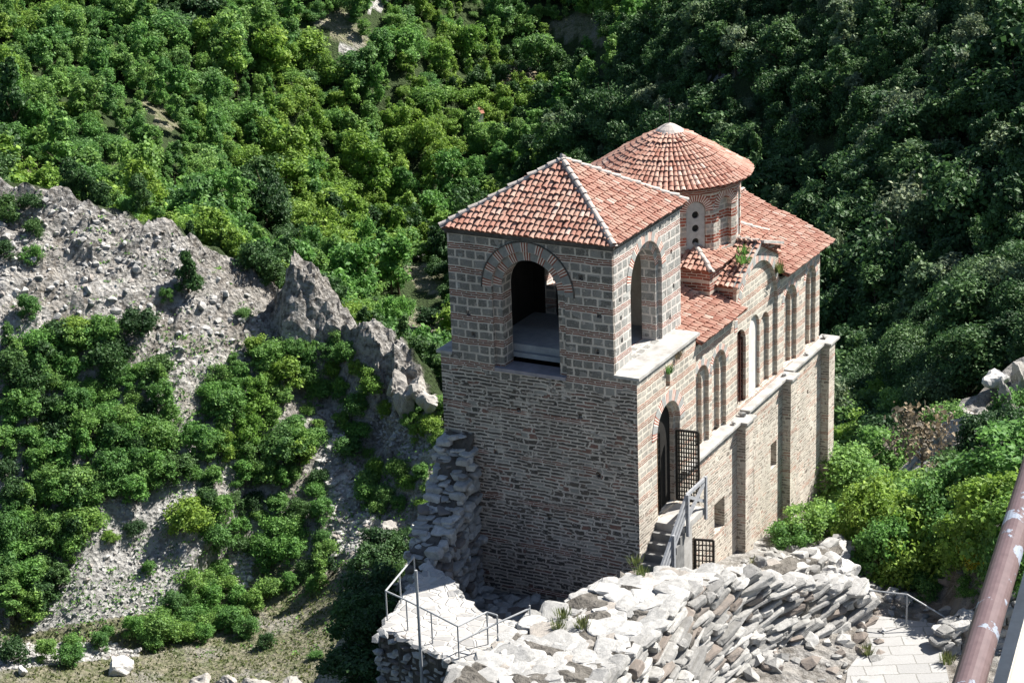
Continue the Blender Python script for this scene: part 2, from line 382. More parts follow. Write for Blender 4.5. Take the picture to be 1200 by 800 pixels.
        uvl.data.foreach_set('uv', uv.ravel())
        if recalc:
            bm = bmesh.new(); bm.from_mesh(me); bmesh.ops.recalc_face_normals(bm, faces=bm.faces); bm.to_mesh(me); bm.free()
        if smooth: me.polygons.foreach_set('use_smooth', [True]*len(me.polygons))
        return mk(name, me, mat, parent)

def arch(cx, hw, z0, zs, n=14, rise=None):
    """round-headed opening, counter-clockwise"""
    r = rise or hw
    return [(cx-hw, z0), (cx+hw, z0)]+[(cx+hw*math.cos(PI*i/n), zs+r*math.sin(PI*i/n)) for i in range(n+1)]
def rect(x0, z0, x1, z1): return [(x0, z0), (x1, z0), (x1, z1), (x0, z1)]

# numpy noise
def _h(ix, iy, s):
    n = (ix.astype(np.int64)*374761393+iy.astype(np.int64)*668265263+s*974634777) & 0xFFFFFFFF
    n = ((n ^ (n >> 13))*1274126177) & 0xFFFFFFFF
    return ((n ^ (n >> 16)) & 0xFFFF)/65535.
def vnoise(x, y, s=0):
    ix, iy = np.floor(x), np.floor(y); fx, fy = x-ix, y-iy; fx = fx*fx*(3-2*fx); fy = fy*fy*(3-2*fy)
    a, b, c, d = _h(ix, iy, s), _h(ix+1, iy, s), _h(ix, iy+1, s), _h(ix+1, iy+1, s)
    return a+(b-a)*fx+(c-a)*fy+(a-b-c+d)*fx*fy
def fbm(x, y, oc=4, s=0, ridged=False):
    t = 0; amp = 1; tot = 0
    for o in range(oc):
        v = vnoise(x*2**o+o*17.3, y*2**o-o*9.1, s+o)
        if ridged: v = 1-abs(2*v-1)
        t = t+v*amp; tot += amp; amp *= .5
    return t/tot

# rocks
def _ico(n):
    bm = bmesh.new(); bmesh.ops.create_icosphere(bm, subdivisions=n, radius=1)
    V = np.array([v.co[:] for v in bm.verts]); F = np.array([[v.index for v in f.verts] for f in bm.faces]); bm.free(); return V, F
ICO = {k: _ico(k) for k in (1, 2, 3, 4)}
def rock(center, size, rot=None, lvl=2, rng=RNG, rough=.18, cuts=11, boxy=0.):
    V, F = ICO[lvl]; V = V.copy()
    if boxy: V = np.sign(V)*np.abs(V)**boxy*.86
    for k in range(cuts):
        nn = rng.normal(size=3); nn /= np.linalg.norm(nn); d = rng.uniform(.38, .72)+(.38 if boxy else 0)
        ex = np.maximum(0, V@nn-d); V -= ex[:, None]*nn
    V *= (1+rough*(rng.random(len(V))-.5))[:, None]
    if boxy and lvl > 2: o_ = rng.uniform(0, 99); V *= (1+.22*(fbm(V[:, 0]*2.2+o_, V[:, 1]*2.2+V[:, 2]*1.7, 4, 3, True)-.6))[:, None]
    V = V*np.asarray(size)
    if rot is None: rot = rng.uniform(0, 2*PI)
    if np.isscalar(rot): c, s_ = math.cos(rot), math.sin(rot); Rm = np.array([[c, -s_, 0], [s_, c, 0], [0, 0, 1]])
    else: Rm = np.asarray(rot)
    return V@Rm.T+np.asarray(center), F
class Rocks:
    def __init__(s): s.V = []; s.F = []; s.n = 0
    def add(s, V, F): s.V.append(V); s.F.append(F+s.n); s.n += len(V); return s
    def mesh(s, name): return np_mesh(name, np.concatenate(s.V), tris=np.concatenate(s.F))
    def build(s, name, mat, parent=None): return mk(name, s.mesh(name), mat, parent)

# ------------------------------------------------------------------ terrain
CP = []   # control points
def cp(px, py, t): CP.append(at(px, py, t))
def cpw(yaw, t, z): CP.append(np.array([t*math.sin(math.radians(yaw)), t*math.cos(math.radians(yaw)), z]))
for q in [(200, 750, 190), (350, 715, 194), (60, 780, 184), (-150, 770, 185), (300, 775, 183), (420, 685, 191), (440, 600, 202),
          (100, 700, 199), (100, 500, 210), (100, 350, 218), (250, 620, 203), (300, 500, 210), (300, 400, 217), (400, 500, 212), (400, 600, 203), (0, 600, 207), (-150, 500, 216),
          (480, 290, 325), (505, 400, 272), (480, 200, 342), (480, 60, 369), (480, -100, 405), (100, 150, 300), (100, 0, 350), (300, 150, 330), (300, 0, 365), (-150, 100, 320), (-150, -100, 380),
          (620, 180, 345), (620, 100, 380), (620, 0, 430), (740, 130, 305), (740, 60, 340), (740, -40, 395), (850, 60, 301), (850, -60, 365), (1000, 250, 208), (1000, 120, 246), (1000, 0, 285),
          (1150, 250, 189), (1150, 100, 224), (1150, 0, 255), (1150, -150, 320), (1000, 400, 177), (1150, 400, 160), (1000, 500, 150), (1300, 200, 180),
          (1130, 480, 128), (1200, 540, 92), (1060, 560, 112), (1000, 600, 104), (1085, 650, 80), (1170, 690, 62), (1020, 690, 70)]: cp(*q)
for q in [(-13, 262, -43), (-9, 265, -50), (-4, 262, -62), (0, 230, -66), (3, 200, -60), (5, 160, -52), (0, 170, -60), (-6, 160, -66), (-12, 150, -70), (-18, 150, -70), (-8, 120, -68), (8, 120, -42), (0, 100, -55),
          (-25, 100, -60), (-30, 220, -50), (-40, 60, -45), (30, 120, -32), (35, 220, -6), (25, 320, -2), (10, 450, -15), (-5, 520, 0), (-20, 480, 10), (40, 60, -36), (60, 20, -36), (22, 60, -12), (27, 78, -20), (20, 100, -22), (-60, 10, -50), (0, -80, -40), (0, 60, -50), (-10, 60, -60)]: cpw(*q)
CP = np.array(CP)
def tps_fit(P, z, lam=2.):
    d = np.linalg.norm(P[:, None]-P[None], axis=2)/100; K = np.where(d > 0, d*d*np.log(d+1e-12), 0)+np.eye(len(P))*lam*1e-3
    Q = np.c_[np.ones(len(P)), P/100]; A = np.block([[K, Q], [Q.T, np.zeros((3, 3))]])
    return np.linalg.solve(A, np.r_[z, 0, 0, 0])
TW = tps_fit(CP[:, :2], CP[:, 2])
def tps(x, y):
    o = np.zeros(x.shape); n = len(CP)
    for i in range(n):
        r2 = ((x-CP[i, 0])**2+(y-CP[i, 1])**2)/1e4; o = o+TW[i]*np.where(r2 > 0, .5*r2*np.log(r2+1e-12), 0)
    return o+TW[n]+TW[n+1]*x/100+TW[n+2]*y/100
CREST = np.array([at(*q) for q in [(-260, 150, 236), (-80, 185, 230), (0, 204, 228), (60, 216, 227), (100, 234, 226), (200, 266, 225), (270, 300, 225), (340, 352, 225), (400, 410, 222), (470, 452, 215), (510, 480, 208)]])
def seg_dist(x, y, L):
    """distance to a polyline, z along it and the side"""
    best = np.full(x.shape, 1e9); zz = np.zeros(x.shape); side = np.zeros(x.shape); s_ = np.zeros(x.shape); acc = 0
    for k in range(len(L)-1):
        p, q = L[k], L[k+1]; d = q[:2]-p[:2]; l2 = d@d
        t = np.clip(((x-p[0])*d[0]+(y-p[1])*d[1])/l2, 0, 1)
        dx, dy = x-p[0]-t*d[0], y-p[1]-t*d[1]; dd = np.hypot(dx, dy); m = dd < best
        best = np.where(m, dd, best); zz = np.where(m, p[2]+(q[2]-p[2])*t, zz); side = np.where(m, np.sign(d[0]*(y-p[1])-d[1]*(x-p[0])), side)
        s_ = np.where(m, acc+t*math.sqrt(l2), s_); acc += math.sqrt(l2)
    return best, zz, side, s_
FIN = np.array([at(*q) for q in [(338, 345, 221), (345, 309, 220.5), (358, 318, 220), (372, 334, 219.5), (388, 350, 219), (408, 372, 218), (430, 388, 216.5), (452, 400, 215), (470, 415, 213.5), (478, 440, 212)]])
OUTR = np.array([at(*q) for q in [(1080, 600, 99), (1098, 560, 102), (1114, 512, 105), (1130, 478, 108), (1155, 462, 109), (1180, 448, 111), (1205, 418, 113), (1270, 380, 118)]])
KNOLL = [(-30, -5), (-14, 3.6), (-9, 4.9), (-4, 8.8), (4, 9.0), (19, 8.2), (21, 0), (12, -4.2), (8.5, -7), (6.8, -10.5), (5., -15), (-8, -17.5), (-30, -16)]
def inpoly(x, y, poly):
    c = np.zeros(x.shape, bool); n = len(poly)
    for i in range(n):
        (x0, y0), (x1, y1) = poly[i], poly[(i+1) % n]
        cond = ((y0 > y) != (y1 > y)) & (x < (x1-x0)*(y-y0)/(y1-y0+1e-12)+x0); c ^= cond
    return c
def smax(a, b, k): return .5*(a+b+np.sqrt((a-b)**2+k*k))
def height(x, y, detail=True):
    x = np.asarray(x, float); y = np.asarray(y, float)
    r = np.hypot(x, y)
    base = tps(x, y)
    far = np.clip((r-430)/200, 0, 1); base = base*(1-far)+far*np.clip(base, 0, 60)
    base = np.clip(base, -72, 90)
    d, cz, side, s_ = seg_dist(x, y, CREST)
    rz = cz-np.where(side < 0, .95, .75)*d
    z = smax(base, rz, 1.0)
    df, fz, fs_, _ = seg_dist(x, y, FIN)
    fzz = fz-np.where(fs_ < 0, 2.4, 1.5)*np.maximum(df-1.1, 0)
    z = smax(z, fzz, .5)
    do, oz, _, _ = seg_dist(x, y, OUTR)
    z = smax(z, oz-1.25*np.maximum(do-.6, 0)+(fbm(x*.6, y*.6+z*.2, 4, 97, True)-.6)*1.8*np.clip(1-do/7, 0, 1), .4)
    # church rock
    dx, dy = x-CORG[0], y-CORG[1]; a = dx*EV[0]+dy*EV[1]; b = dx*NV[0]+dy*NV[1]
    ins = inpoly(a, b, KNOLL); L = np.array([(p[0], p[1], 0) for p in KNOLL+KNOLL[:1]])
    dk, _, _, _ = seg_dist(a, b, L); dk = np.where(ins, 0, dk)
    top = -2.6-.2*np.clip(a-3, 0, 20)-np.clip(-b-5, 0, 3)*.25-.35*np.clip(-8.6-a, 0, 8)
    sl = np.where(b > 2, 1.9, np.where(a < -2, 1.3, .85))
    kz = top-sl*dk+np.where(dk > 0, 1, 0)*(fbm(a*.3, b*.3, 4, 5, True)-.6)*np.minimum(dk, 5)*1.1
    # rock under the viewpoint
    sp = np.array([(0, -60, 0), (0, 0, 0), (1.5, 22, 0), (0., 48, 0)], float); ds, _, _, _ = seg_dist(x, y, sp)
    kz2 = CZ-1.9-.64*np.clip(y, 0, 60)-1.1*np.clip(ds-2.0, 0, 100)
    kz = np.maximum(kz, kz2)
    z = smax(z, kz, .8)
    if detail:
        nearspur = np.clip(1-(d-4)/44, 0, 1)*(side < 0)+np.clip(1-d/5, 0, 1)*(side > 0)
        z = z+(fbm(x*.05, y*.05, 4, 11)-.5)*np.where(r > 100, 5., 0.)*np.clip((r-100)/60, 0, 1)*(1-.6*nearspur)*np.where((z < -60) & (r < 215), .25, 1)
        wx, wy = x+6*fbm(x*.07, y*.07, 3, 41), y+6*fbm(x*.07+9, y*.07, 3, 43)
        q1, q2 = wx*.80-(wy*.6), wx*.6+wy*.8                     # beds run down to the right
        rk = fbm(q1*.42, q2*.11, 4, 3, True); bl = fbm(x*.22, y*.22, 4, 8, True)
        cr = np.clip((fbm(q1*.30+4, q2*.07, 3, 61, True)-.62)/.2, 0, 1)
        st_ = (z*.42+1.6*fbm(x*.06, y*.06, 3, 71)); st_ = st_-np.floor(st_)
        steep = np.clip((z+66)/6, 0, 1); up_ = np.clip(1-(d-1)/22, .25, 1)
        z = z+((rk-.6)*1.6+(bl-.6)*1.3-cr*1.3+(np.clip(st_*3, 0, 1)-st_)*1.1+(fbm(q1*1.0, q2*.35, 3, 101, True)-.6)*1.0)*nearspur*steep*(.35+.75*up_)+(fbm(x*.5, y*.5+z*.3, 4, 91, True)-.6)*2.2*np.clip(1-df/6, 0, 1)+(fbm(x*1.1+z*.4, y*1.1, 3, 95, True)-.6)*1.3*np.clip(1-df/6, 0, 1)
    return z

def terrain():
    def axis(segs):
        o = []
        for a, b, n in segs: o += list(np.linspace(a, b, n, endpoint=False))
        return np.array(o+[segs[-1][1]])
    X = axis([(-1500, -300, 16), (-300, -72, 40), (-72, 2, 240), (2, 40, 44), (40, 110, 36), (110, 300, 26), (300, 1500, 16)])
    Y = axis([(-600, -20, 24), (-20, 90, 100), (90, 176, 60), (176, 234, 220), (234, 246, 20), (246, 300, 40), (300, 460, 70), (460, 1800, 24)])
    gx, gy = np.meshgrid(X, Y); z = height(gx, gy)
    far = np.hypot(gx, gy) > 460
    z = np.where(far, z+(fbm(gx*.006, gy*.006, 4, 21)-.3)*np.clip((np.hypot(gx, gy)-460)/200, 0, 1)*90, z)
    nx, ny = len(X), len(Y); V = np.c_[gx.ravel(), gy.ravel(), z.ravel()]
    i = np.arange(nx*ny).reshape(ny, nx); Q = np.c_[i[:-1, :-1].ravel(), i[:-1, 1:].ravel(), i[1:, 1:].ravel(), i[1:, :-1].ravel()]
    me = np_mesh('ground', V, Q)
    px, py, w_ = project(V)
    vis = w_ > 1
    d, cz, side, s_ = seg_dist(V[:, 0], V[:, 1], CREST); r = np.hypot(V[:, 0], V[:, 1])
    n = fbm(V[:, 0]*.09, V[:, 1]*.09, 4, 31)
    rock_m = np.clip(np.where(side < 0, 1.25-d/50, .55-d/5), 0, 1)*(r > 150)
    dx, dy = V[:, 0]-CORG[0], V[:, 1]-CORG[1]; a = dx*EV[0]+dy*EV[1]; b = dx*NV[0]+dy*NV[1]
    kn = (np.hypot(np.clip(np.abs(a)-16, 0, 99), np.clip(np.abs(b)-9, 0, 99)) < 3)
    rock_m = np.where(kn, .8, rock_m); rock_m = np.where(r < 50, .7, rock_m)
    flat = np.clip((-62-V[:, 2])/3, 0, 1)*(r > 165)*(r < 205)
    grass_m = flat
    scree_m = np.zeros(len(V))
    for P in SCREE: scree_m = np.maximum(scree_m, inpoly(px, py, P)*vis*(r < 235)*1.)
    for P in CLEAR: grass_m = np.maximum(grass_m, inpoly(px, py, P)*vis*(r > 205)*.9)
    for P in PALE: scree_m = np.maximum(scree_m, inpoly(px, py, P)*vis*(r > 150)*.9)
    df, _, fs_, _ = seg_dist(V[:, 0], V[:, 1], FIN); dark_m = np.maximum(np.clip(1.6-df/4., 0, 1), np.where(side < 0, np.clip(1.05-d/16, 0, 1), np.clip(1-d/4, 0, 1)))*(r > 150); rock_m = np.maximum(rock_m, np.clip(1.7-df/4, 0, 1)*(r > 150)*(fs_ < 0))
    scree_m = scree_m*(df > 5)
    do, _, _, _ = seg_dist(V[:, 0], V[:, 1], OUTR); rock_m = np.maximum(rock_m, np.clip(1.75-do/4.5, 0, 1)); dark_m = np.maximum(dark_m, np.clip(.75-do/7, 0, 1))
    ca = me.color_attributes.new('zones', 'FLOAT_COLOR', 'POINT')
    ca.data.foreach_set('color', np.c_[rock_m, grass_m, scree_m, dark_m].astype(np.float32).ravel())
    me.polygons.foreach_set('use_smooth', [False]*len(me.polygons))
    b = NB('hillside ground'); at_ = b.n('Attribute', attribute_name='zones'); s = b.sep(at_.outputs['Color']); g = b.geo()
    n1 = b.noise(g, .18, 5, .65); n2 = b.noise(g, 1.4, 8, .74); n3 = b.noise(g, .6, 5, .7)
    vor = b.n('TexVoronoi'); b.l(g, vor.inputs['Vector']); vor.inputs['Scale'].default_value = 2.2; vr = b.sep(vor.outputs['Color'])
    forest = b.mix(n3.outputs[0], (.02, .034, .012), (.06, .095, .028))
    rockc = b.mix(b.ramp(n2.outputs[0], [(.40, 0.), (.54, 1.)]), (.14, .13, .12), (.60, .58, .555))
    rockc = b.mix(b.math('MULTIPLY', vr[0], .45), rockc, (.36, .34, .31))
    rockc = b.mix(b.math('MULTIPLY', b.ramp(n1.outputs[0], [(.46, 0.), (.6, 1.)]), .6), rockc, (.22, .185, .145))
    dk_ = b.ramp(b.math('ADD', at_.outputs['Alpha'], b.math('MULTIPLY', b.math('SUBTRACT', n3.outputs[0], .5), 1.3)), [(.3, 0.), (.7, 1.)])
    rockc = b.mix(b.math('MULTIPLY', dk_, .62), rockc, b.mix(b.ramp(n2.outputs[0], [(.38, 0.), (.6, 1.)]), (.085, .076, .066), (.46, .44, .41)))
    grassc = b.mix(b.ramp(n2.outputs[0], [(.35, 0.), (.6, 1.)]), (.10, .115, .05), (.30, .275, .20)); grassc = b.mix(b.ramp(n1.outputs[0], [(.5, 0.), (.6, .7)]), grassc, (.33, .31, .28)); grassc = b.mix(b.math('MULTIPLY', b.ramp(n3.outputs[0], [(.5, 0.), (.62, 1.)]), .6), grassc, (.085, .12, .03))
    screec = b.mix(vr[0], (.30, .29, .275), (.56, .55, .53)); screec = b.mix(b.math('MULTIPLY', b.ramp(n2.outputs[0], [(.5, 0.), (.75, 1.)]), .6), screec, (.16, .15, .14))
    th = lambda f, k=.22: b.ramp(b.math('ADD', f, b.math('MULTIPLY', b.math('SUBTRACT', n3.outputs[0], .5), .7)), [(.5-k, 0.), (.5+k, 1.)])
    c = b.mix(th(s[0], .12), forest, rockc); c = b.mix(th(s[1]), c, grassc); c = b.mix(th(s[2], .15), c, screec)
    b.col(c); b.p.inputs['Roughness'].default_value = .95
    b.bump(b.math('ADD', n2.outputs[0], b.math('MULTIPLY', vor.outputs['Distance'], .5)), 1., .9)
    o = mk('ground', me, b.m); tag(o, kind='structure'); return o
# zones traced on the slope (used for what the ground is made of and for where shrubs do not grow)
SCREE = [[(95, 650), (110, 585), (205, 560), (250, 600), (235, 650), (190, 715), (60, 735), (30, 745)], [(0, 755), (130, 752), (165, 768), (0, 785)],
         [(360, 520), (380, 505), (430, 590), (440, 640), (395, 650), (385, 570)], [(265, 640), (300, 640), (290, 690), (270, 690)], [(430, 470), (520, 520), (520, 550), (440, 520)]]
CLEAR = [[(360, 18), (400, 8), (442, 50), (436, 72), (405, 55)], [(640, 22), (700, 10), (722, 60), (690, 50), (650, 45)], [(0, 175), (40, 178), (65, 205), (0, 205)], [(150, 105), (190, 118), (212, 150), (195, 155)],
         [(440, 345), (520, 370), (520, 398), (490, 395)], [(470, 310), (520, 310), (520, 350), (490, 340)], [(145, 172), (172, 172), (170, 195), (155, 190)]]
OUTC = [(1095, 450), (1160, 440), (1200, 395), (1205, 480), (1155, 575), (1095, 575)]
PALE = [[(428, 0), (455, 0), (446, 14), (432, 14)], [(468, 290), (500, 286), (500, 303), (474, 304)], [(828, 92), (860, 78), (890, 70), (892, 76), (862, 86), (832, 97)], [(384, 42), (405, 48), (430, 60), (428, 68), (400, 58)], [(268, 40), (300, 42), (302, 50), (275, 50)]]
ground = terrain()

# ------------------------------------------------------------------ church (local x runs east along the nave, y north, z up)
church = empty('church', CORG, math.atan2(EV[1], EV[0]), 'stone and brick hilltop church with square belfry tower, round drum and red tiled roofs', 'church')
XA, YA = (1, 0, 0), (0, 1, 0)
def ring(name, cx, cz, r0, r1, O, U, W, mat, proud=.02, a0=0., a1=PI, n=26, parent=None):
    m = MB(); O, U, W = np.array(O, float), np.array(U, float), np.array(W, float)
    P = lambda r, t, d: O+U*(cx+r*math.cos(t))+np.array([0, 0, cz+r*math.sin(t)])+W*d
    rm = (r0+r1)/2
    flip = np.cross(U, [0, 0, 1.])@W > 0
    for i in range(n):
        t0, t1 = a0+(a1-a0)*i/n, a0+(a1-a0)*(i+1)/n
        q = [P(r0, t0, -proud), P(r1, t0, -proud), P(r1, t1, -proud), P(r0, t1, -proud)]
        o = [P(r1, t0, -proud), P(r1, t0, .03), P(r1, t1, .03), P(r1, t1, -proud)]
        k = [P(r0, t1, -proud), P(r0, t1, .03), P(r0, t0, .03), P(r0, t0, -proud)]
        for f, uv in ((q, [(t0*rm, r0), (t0*rm, r1), (t1*rm, r1), (t1*rm, r0)]), (o, [(t0*rm, r1), (t0*rm, r1+.03), (t1*rm, r1+.03), (t1*rm, r1)]), (k, [(t1*rm, r0), (t1*rm, r0-.03), (t0*rm, r0-.03), (t0*rm, r0)])):
            if flip: f = f[::-1]; uv = uv[::-1]
            i0 = m.add(f, [(0, 1, 2, 3)]); m.UV[i0] = uv
    return m.build(name, mat, parent or church)

# --- west wall: lower storey and belfry in one face
m = MB()
wout = [(-7, -5), (-.003, -5), (-.003, 5.65), (-.77, 5.65), (-.77, 9.88), (-6.56, 9.88), (-6.56, 5.65), (-7, 5.65)]
oW = dict(O=(0, 0, 0), U=(0, -1, 0), W=(1, 0, 0))
hole_out = arch(-3.72, 1.3, 5.42, 8.1)
putlog = [rect(-y-.08, z, -y+.08, z+.17) for y, z in ((6.1, 8.95), (6.25, 7.95), (5.9, 7.05), (5.75, 6.35), (1.85, 8.7), (1.25, 7.55), (1.35, 6.35), (2.0, 4.1), (4.2, 4.0), (1.4, 2.2), (3.2, .4), (5.1, 2.4))]
m.prism(wout, [hole_out]+putlog, (0, 0, 0), (0, -1, 0), (1, 0, 0), .13, back=False)
m.prism(wout, [arch(-3.72, 1.0, 5.42, 8.1)], (.13, 0, 0), (0, -1, 0), (1, 0, 0), .62, sides=False)
west = m.build('west_wall', M['west'], church)
ring('arch_ring', -3.72, 8.1, 1.31, 1.62, (0, 0, 0), (0, -1, 0), (1, 0, 0), M['ring'], .018)
ring('arch_ring', -3.72, 8.1, 1.002, 1.295, (.13, 0, 0), (0, -1, 0), (1, 0, 0), M['ring'], .018)
ring('arch_moulding', -3.72, 8.1, 1.622, 1.655, (0, 0, 0), (0, -1, 0), (1, 0, 0), M['rubble_dark'], .05)
MB().box((-.06, 2.45, 5.32), (.74, 4.99, 5.435)).build('window_sill', simple('pale lilac stone sill', (.22, .21, .23), (.33, .31, .34), 3), church)
# --- belfry other walls
m = MB()
so = [(.003, 5.62), (5.2, 5.62), (5.2, 9.88), (.003, 9.88)]
pl = [rect(x, z, x+.14, z+.16) for x, z in ((.5, 7.35), (.45, 7.95), (.55, 6.6), (4.4, 8.4), (4.55, 7.2), (4.25, 6.2))]
m.prism(so, [arch(2.5, 1.2, 5.76, 8.15)]+pl, (0, .77, 0), (1, 0, 0), (0, 1, 0), .13, back=False)
m.prism(so, [arch(2.5, .98, 5.76, 8.15)], (0, .9, 0), (1, 0, 0), (0, 1, 0), .5, sides=False)
m.build('south_belfry_wall', M['belfry'], church)
ring('arch_ring', 2.5, 8.15, 1.21, 1.5, (0, .77, 0), (1, 0, 0), (0, 1, 0), M['ring_s'], .018)
ring('arch_ring', 2.5, 8.15, .982, 1.195, (0, .9, 0), (1, 0, 0), (0, 1, 0), M['ring_s'], .018)
m = MB(); m.prism([(-5.2, 5.62), (-.003, 5.62), (-.003, 9.88), (-5.2, 9.88)], [arch(-2.6, .9, 6.6, 8.1)], (0, 6.56, 0), (-1, 0, 0), (0, -1, 0), .55); m.build('north_belfry_wall', M['belfry'], church)
m = MB(); m.prism([(.8, 5.62), (6.55, 5.62), (6.55, 9.88), (.8, 9.88)], [rect(5.15, 6.75, 5.5, 7.45)], (5.2, 0, 0), (0, 1, 0), (-1, 0, 0), .5); m.build('east_belfry_wall', M['belfry'], church)
m = MB(); m.box((.76, 1.41, 5.58), (4.69, 6.0, 5.74)); m.build('belfry_floor', M['concrete'], church)
m = MB(); m.box((.9, 2.2, 5.742), (2.6, 5.6, 5.98)); m.build('floor_step', M['concrete'], church)
m = MB(); m.box((4.64, 1.42, 5.75), (4.69, 3.3, 9.5)); m.build('interior_plaster', M['interior'], church); m = MB(); m.box((4.64, 3.31, 5.75), (4.69, 5.1, 9.5)); m.box((4.64, 5.55, 5.75), (4.69, 5.99, 9.5)); m.box((2.2, 5.96, 5.75), (4.63, 6.0, 9.5)); m.build('inner_wall', M['interior_shade'], church)  # dark panels paint the chamber's shade, beige left for the south arch view
m = MB(); m.box((.5, 1.2, 9.86), (4.9, 6.3, 9.9)); m.build('ceiling', M['interior_shade'], church)  # ceiling blackened to paint the same inner shade
# --- stone shelf where the belfry steps back
m = MB(); m.box((-.05, -.1, 5.655), (4.75, .768, 5.75)); m.build('south_shelf', M['slab'], church)
m = MB(); m.box((0.75, .768, 5.70), (4.0, 1.4, 5.755)); m.build('arch_threshold', M['slab'], church)
m = MB(); m.box((-.05, 6.562, 5.655), (4.75, 7.14, 5.75)); m.build('north_shelf', M['slab'], church)

# --- south side of the narthex
door = arch(2.36, .92, .35, 3.2)
m = MB()
no = [(.003, -5), (4.62, -5), (4.62, 5.645), (.003, 5.645)]
m.prism(no, [door, arch(2.36, .17, 4.62, 5.1), rect(3.45, -3.6, 4.45, -1.45)], (0, 0, 0), (1, 0, 0), (0, 1, 0), .16, back=False)
m.prism(no, [arch(2.36, .76, .35, 3.2), rect(3.45, -3.6, 4.45, -1.45)], (0, .16, 0), (1, 0, 0), (0, 1, 0), .5, sides=False)
m.build('narthex_wall', M['south'], church)
ring('arch_ring', 2.36, 3.2, .93, 1.3, (0, 0, 0), (1, 0, 0), (0, 1, 0), M['ring_s'], .02)
MB().box((1.46, .17, .30), (3.26, .9, .36)).build('door_threshold', M['slab'], church)
MB().box((1.605, .30, .352), (3.115, .33, 3.94)).build('door_shade_panel', M['interior_shade'], church)  # black panel paints the darkness inside the doorway
m = MB(); m.box((.2, .67, -5), (4.55, .7, .3)); m.box((4.6, .3, -5), (4.63, 7, 5.3)); m.build('inner_wall', M['interior_shade'], church)  # inner faces coloured black to paint the unlit narthex
m = MB(); m.prism([(-4.62, -9), (-.003, -9), (-.003, 5.645), (-4.62, 5.645)], [], (0, 7, 0), (-1, 0, 0), (0, -1, 0), .5); m.build('north_narthex_wall', M['west'], church)
# --- nave
FB = .22
ga = lambda px, py: tuple(onb(px, py, FB)[[0, 2]])
def niche(xl, xr, ytop, xtop, ybot, xbot, grow=0.):
    """arch opening on the nave wall from its outline in plan coordinates"""
    a0 = onb(xl, (ytop+ybot)/2, FB)[0]; a1 = onb(xr, (ytop+ybot)/2, FB)[0]; zt = onb(xtop, ytop, FB)[2]; zb = onb(xbot, ybot, FB)[2]
    return (a0+a1)/2, (a1-a0)/2, zb, zt
N1o = (5.62, .62, 1.3, 4.25); N1i = (5.50, .42, 1.3, 4.02)
N2o = (7.15, .62, 1.3, 4.3); N2i = (7.05, .42, 1.3, 4.08)
DW = (9.35, .58, 1.5, 4.32)
NW = (10.72, .52, 1.55, 4.45); N3 = (11.75, .42, 1.55, 4.25)
N4o = (14.0, .66, 1.55, 4.62); N4i = (13.9, .46, 1.55, 4.4)
N5o = (16.15, .56, 1.55, 4.75); N5i = (16.05, .38, 1.55, 4.55)
ar = lambda t: arch(t[0], t[1], t[2], t[3]-t[1])
BA = (10.75, 1.95, 1.55, 6.42)
GABLE = [(4.625, 1.35), (17.15, 1.35), (17.15, 5.3), (12.75, 5.3), (12.75, 6.2), (10.75, 7.12), (8.75, 6.15), (8.7, 5.3), (4.625, 5.3)]
m = MB()
m.prism(GABLE, [ar(N1o), ar(N2o), ar(BA), ar(N4o), ar(N5o)], (0, FB, 0), (1, 0, 0), (0, 1, 0), .13, back=False)
m.prism(GABLE, [ar(N1i), ar(N2i), ar(DW), ar(NW), ar(N3), ar(N4i), ar(N5i)], (0, FB+.13, 0), (1, 0, 0), (0, 1, 0), .13, sides=False, back=False)
m.prism(GABLE, [ar(DW)], (0, FB+.26, 0), (1, 0, 0), (0, 1, 0), .4, sides=False)
m.build('nave_wall', M['south'], church)
for t in (N1o, N2o, N4o, N5o): ring('arch_ring', t[0], t[3]-t[1], t[1]+.005, t[1]+.22, (0, FB, 0), XA, YA, M['ring_s'], .012, n=18)
ring('arch_ring', BA[0], BA[3]-BA[1], BA[1]+.005, BA[1]+.26, (0, FB, 0), XA, YA, M['ring_s'], .012, n=40)
m = MB(); m.prism(ar((NW[0], NW[1]-.004, NW[2]+.004, NW[3]-.004)), [], (0, FB+.235, 0), XA, YA, .02, back=False); m.build('plaster_panel', M['plaster'], church)
m = MB(); m.box((DW[0]-DW[1]+.005, FB+.31, DW[2]+.005), (DW[0]+DW[1]-.005, FB+.33, DW[3]-.02)); m.build('window_shade_panel', M['interior_shade'], church)  # black sheet behind the lattice paints the dark room
m = MB()
for i in range(6): x = DW[0]-DW[1]+.02+i*(2*DW[1]-.04)/5; zt = DW[3]-DW[1]+math.sqrt(max(.01, DW[1]**2-(x-DW[0])**2)); m.box((x-.02, FB+.24, DW[2]), (x+.02, FB+.27, zt))
for i in range(14):
    z = DW[2]+.1+i*.2; hw = DW[1] if z < DW[3]-DW[1] else math.sqrt(max(0, DW[1]**2-(z-DW[3]+DW[1])**2))
    m.box((DW[0]-hw, FB+.275, z), (DW[0]+hw, FB+.295, z+.045))
m.build('window_lattice', M['lattice'], church)
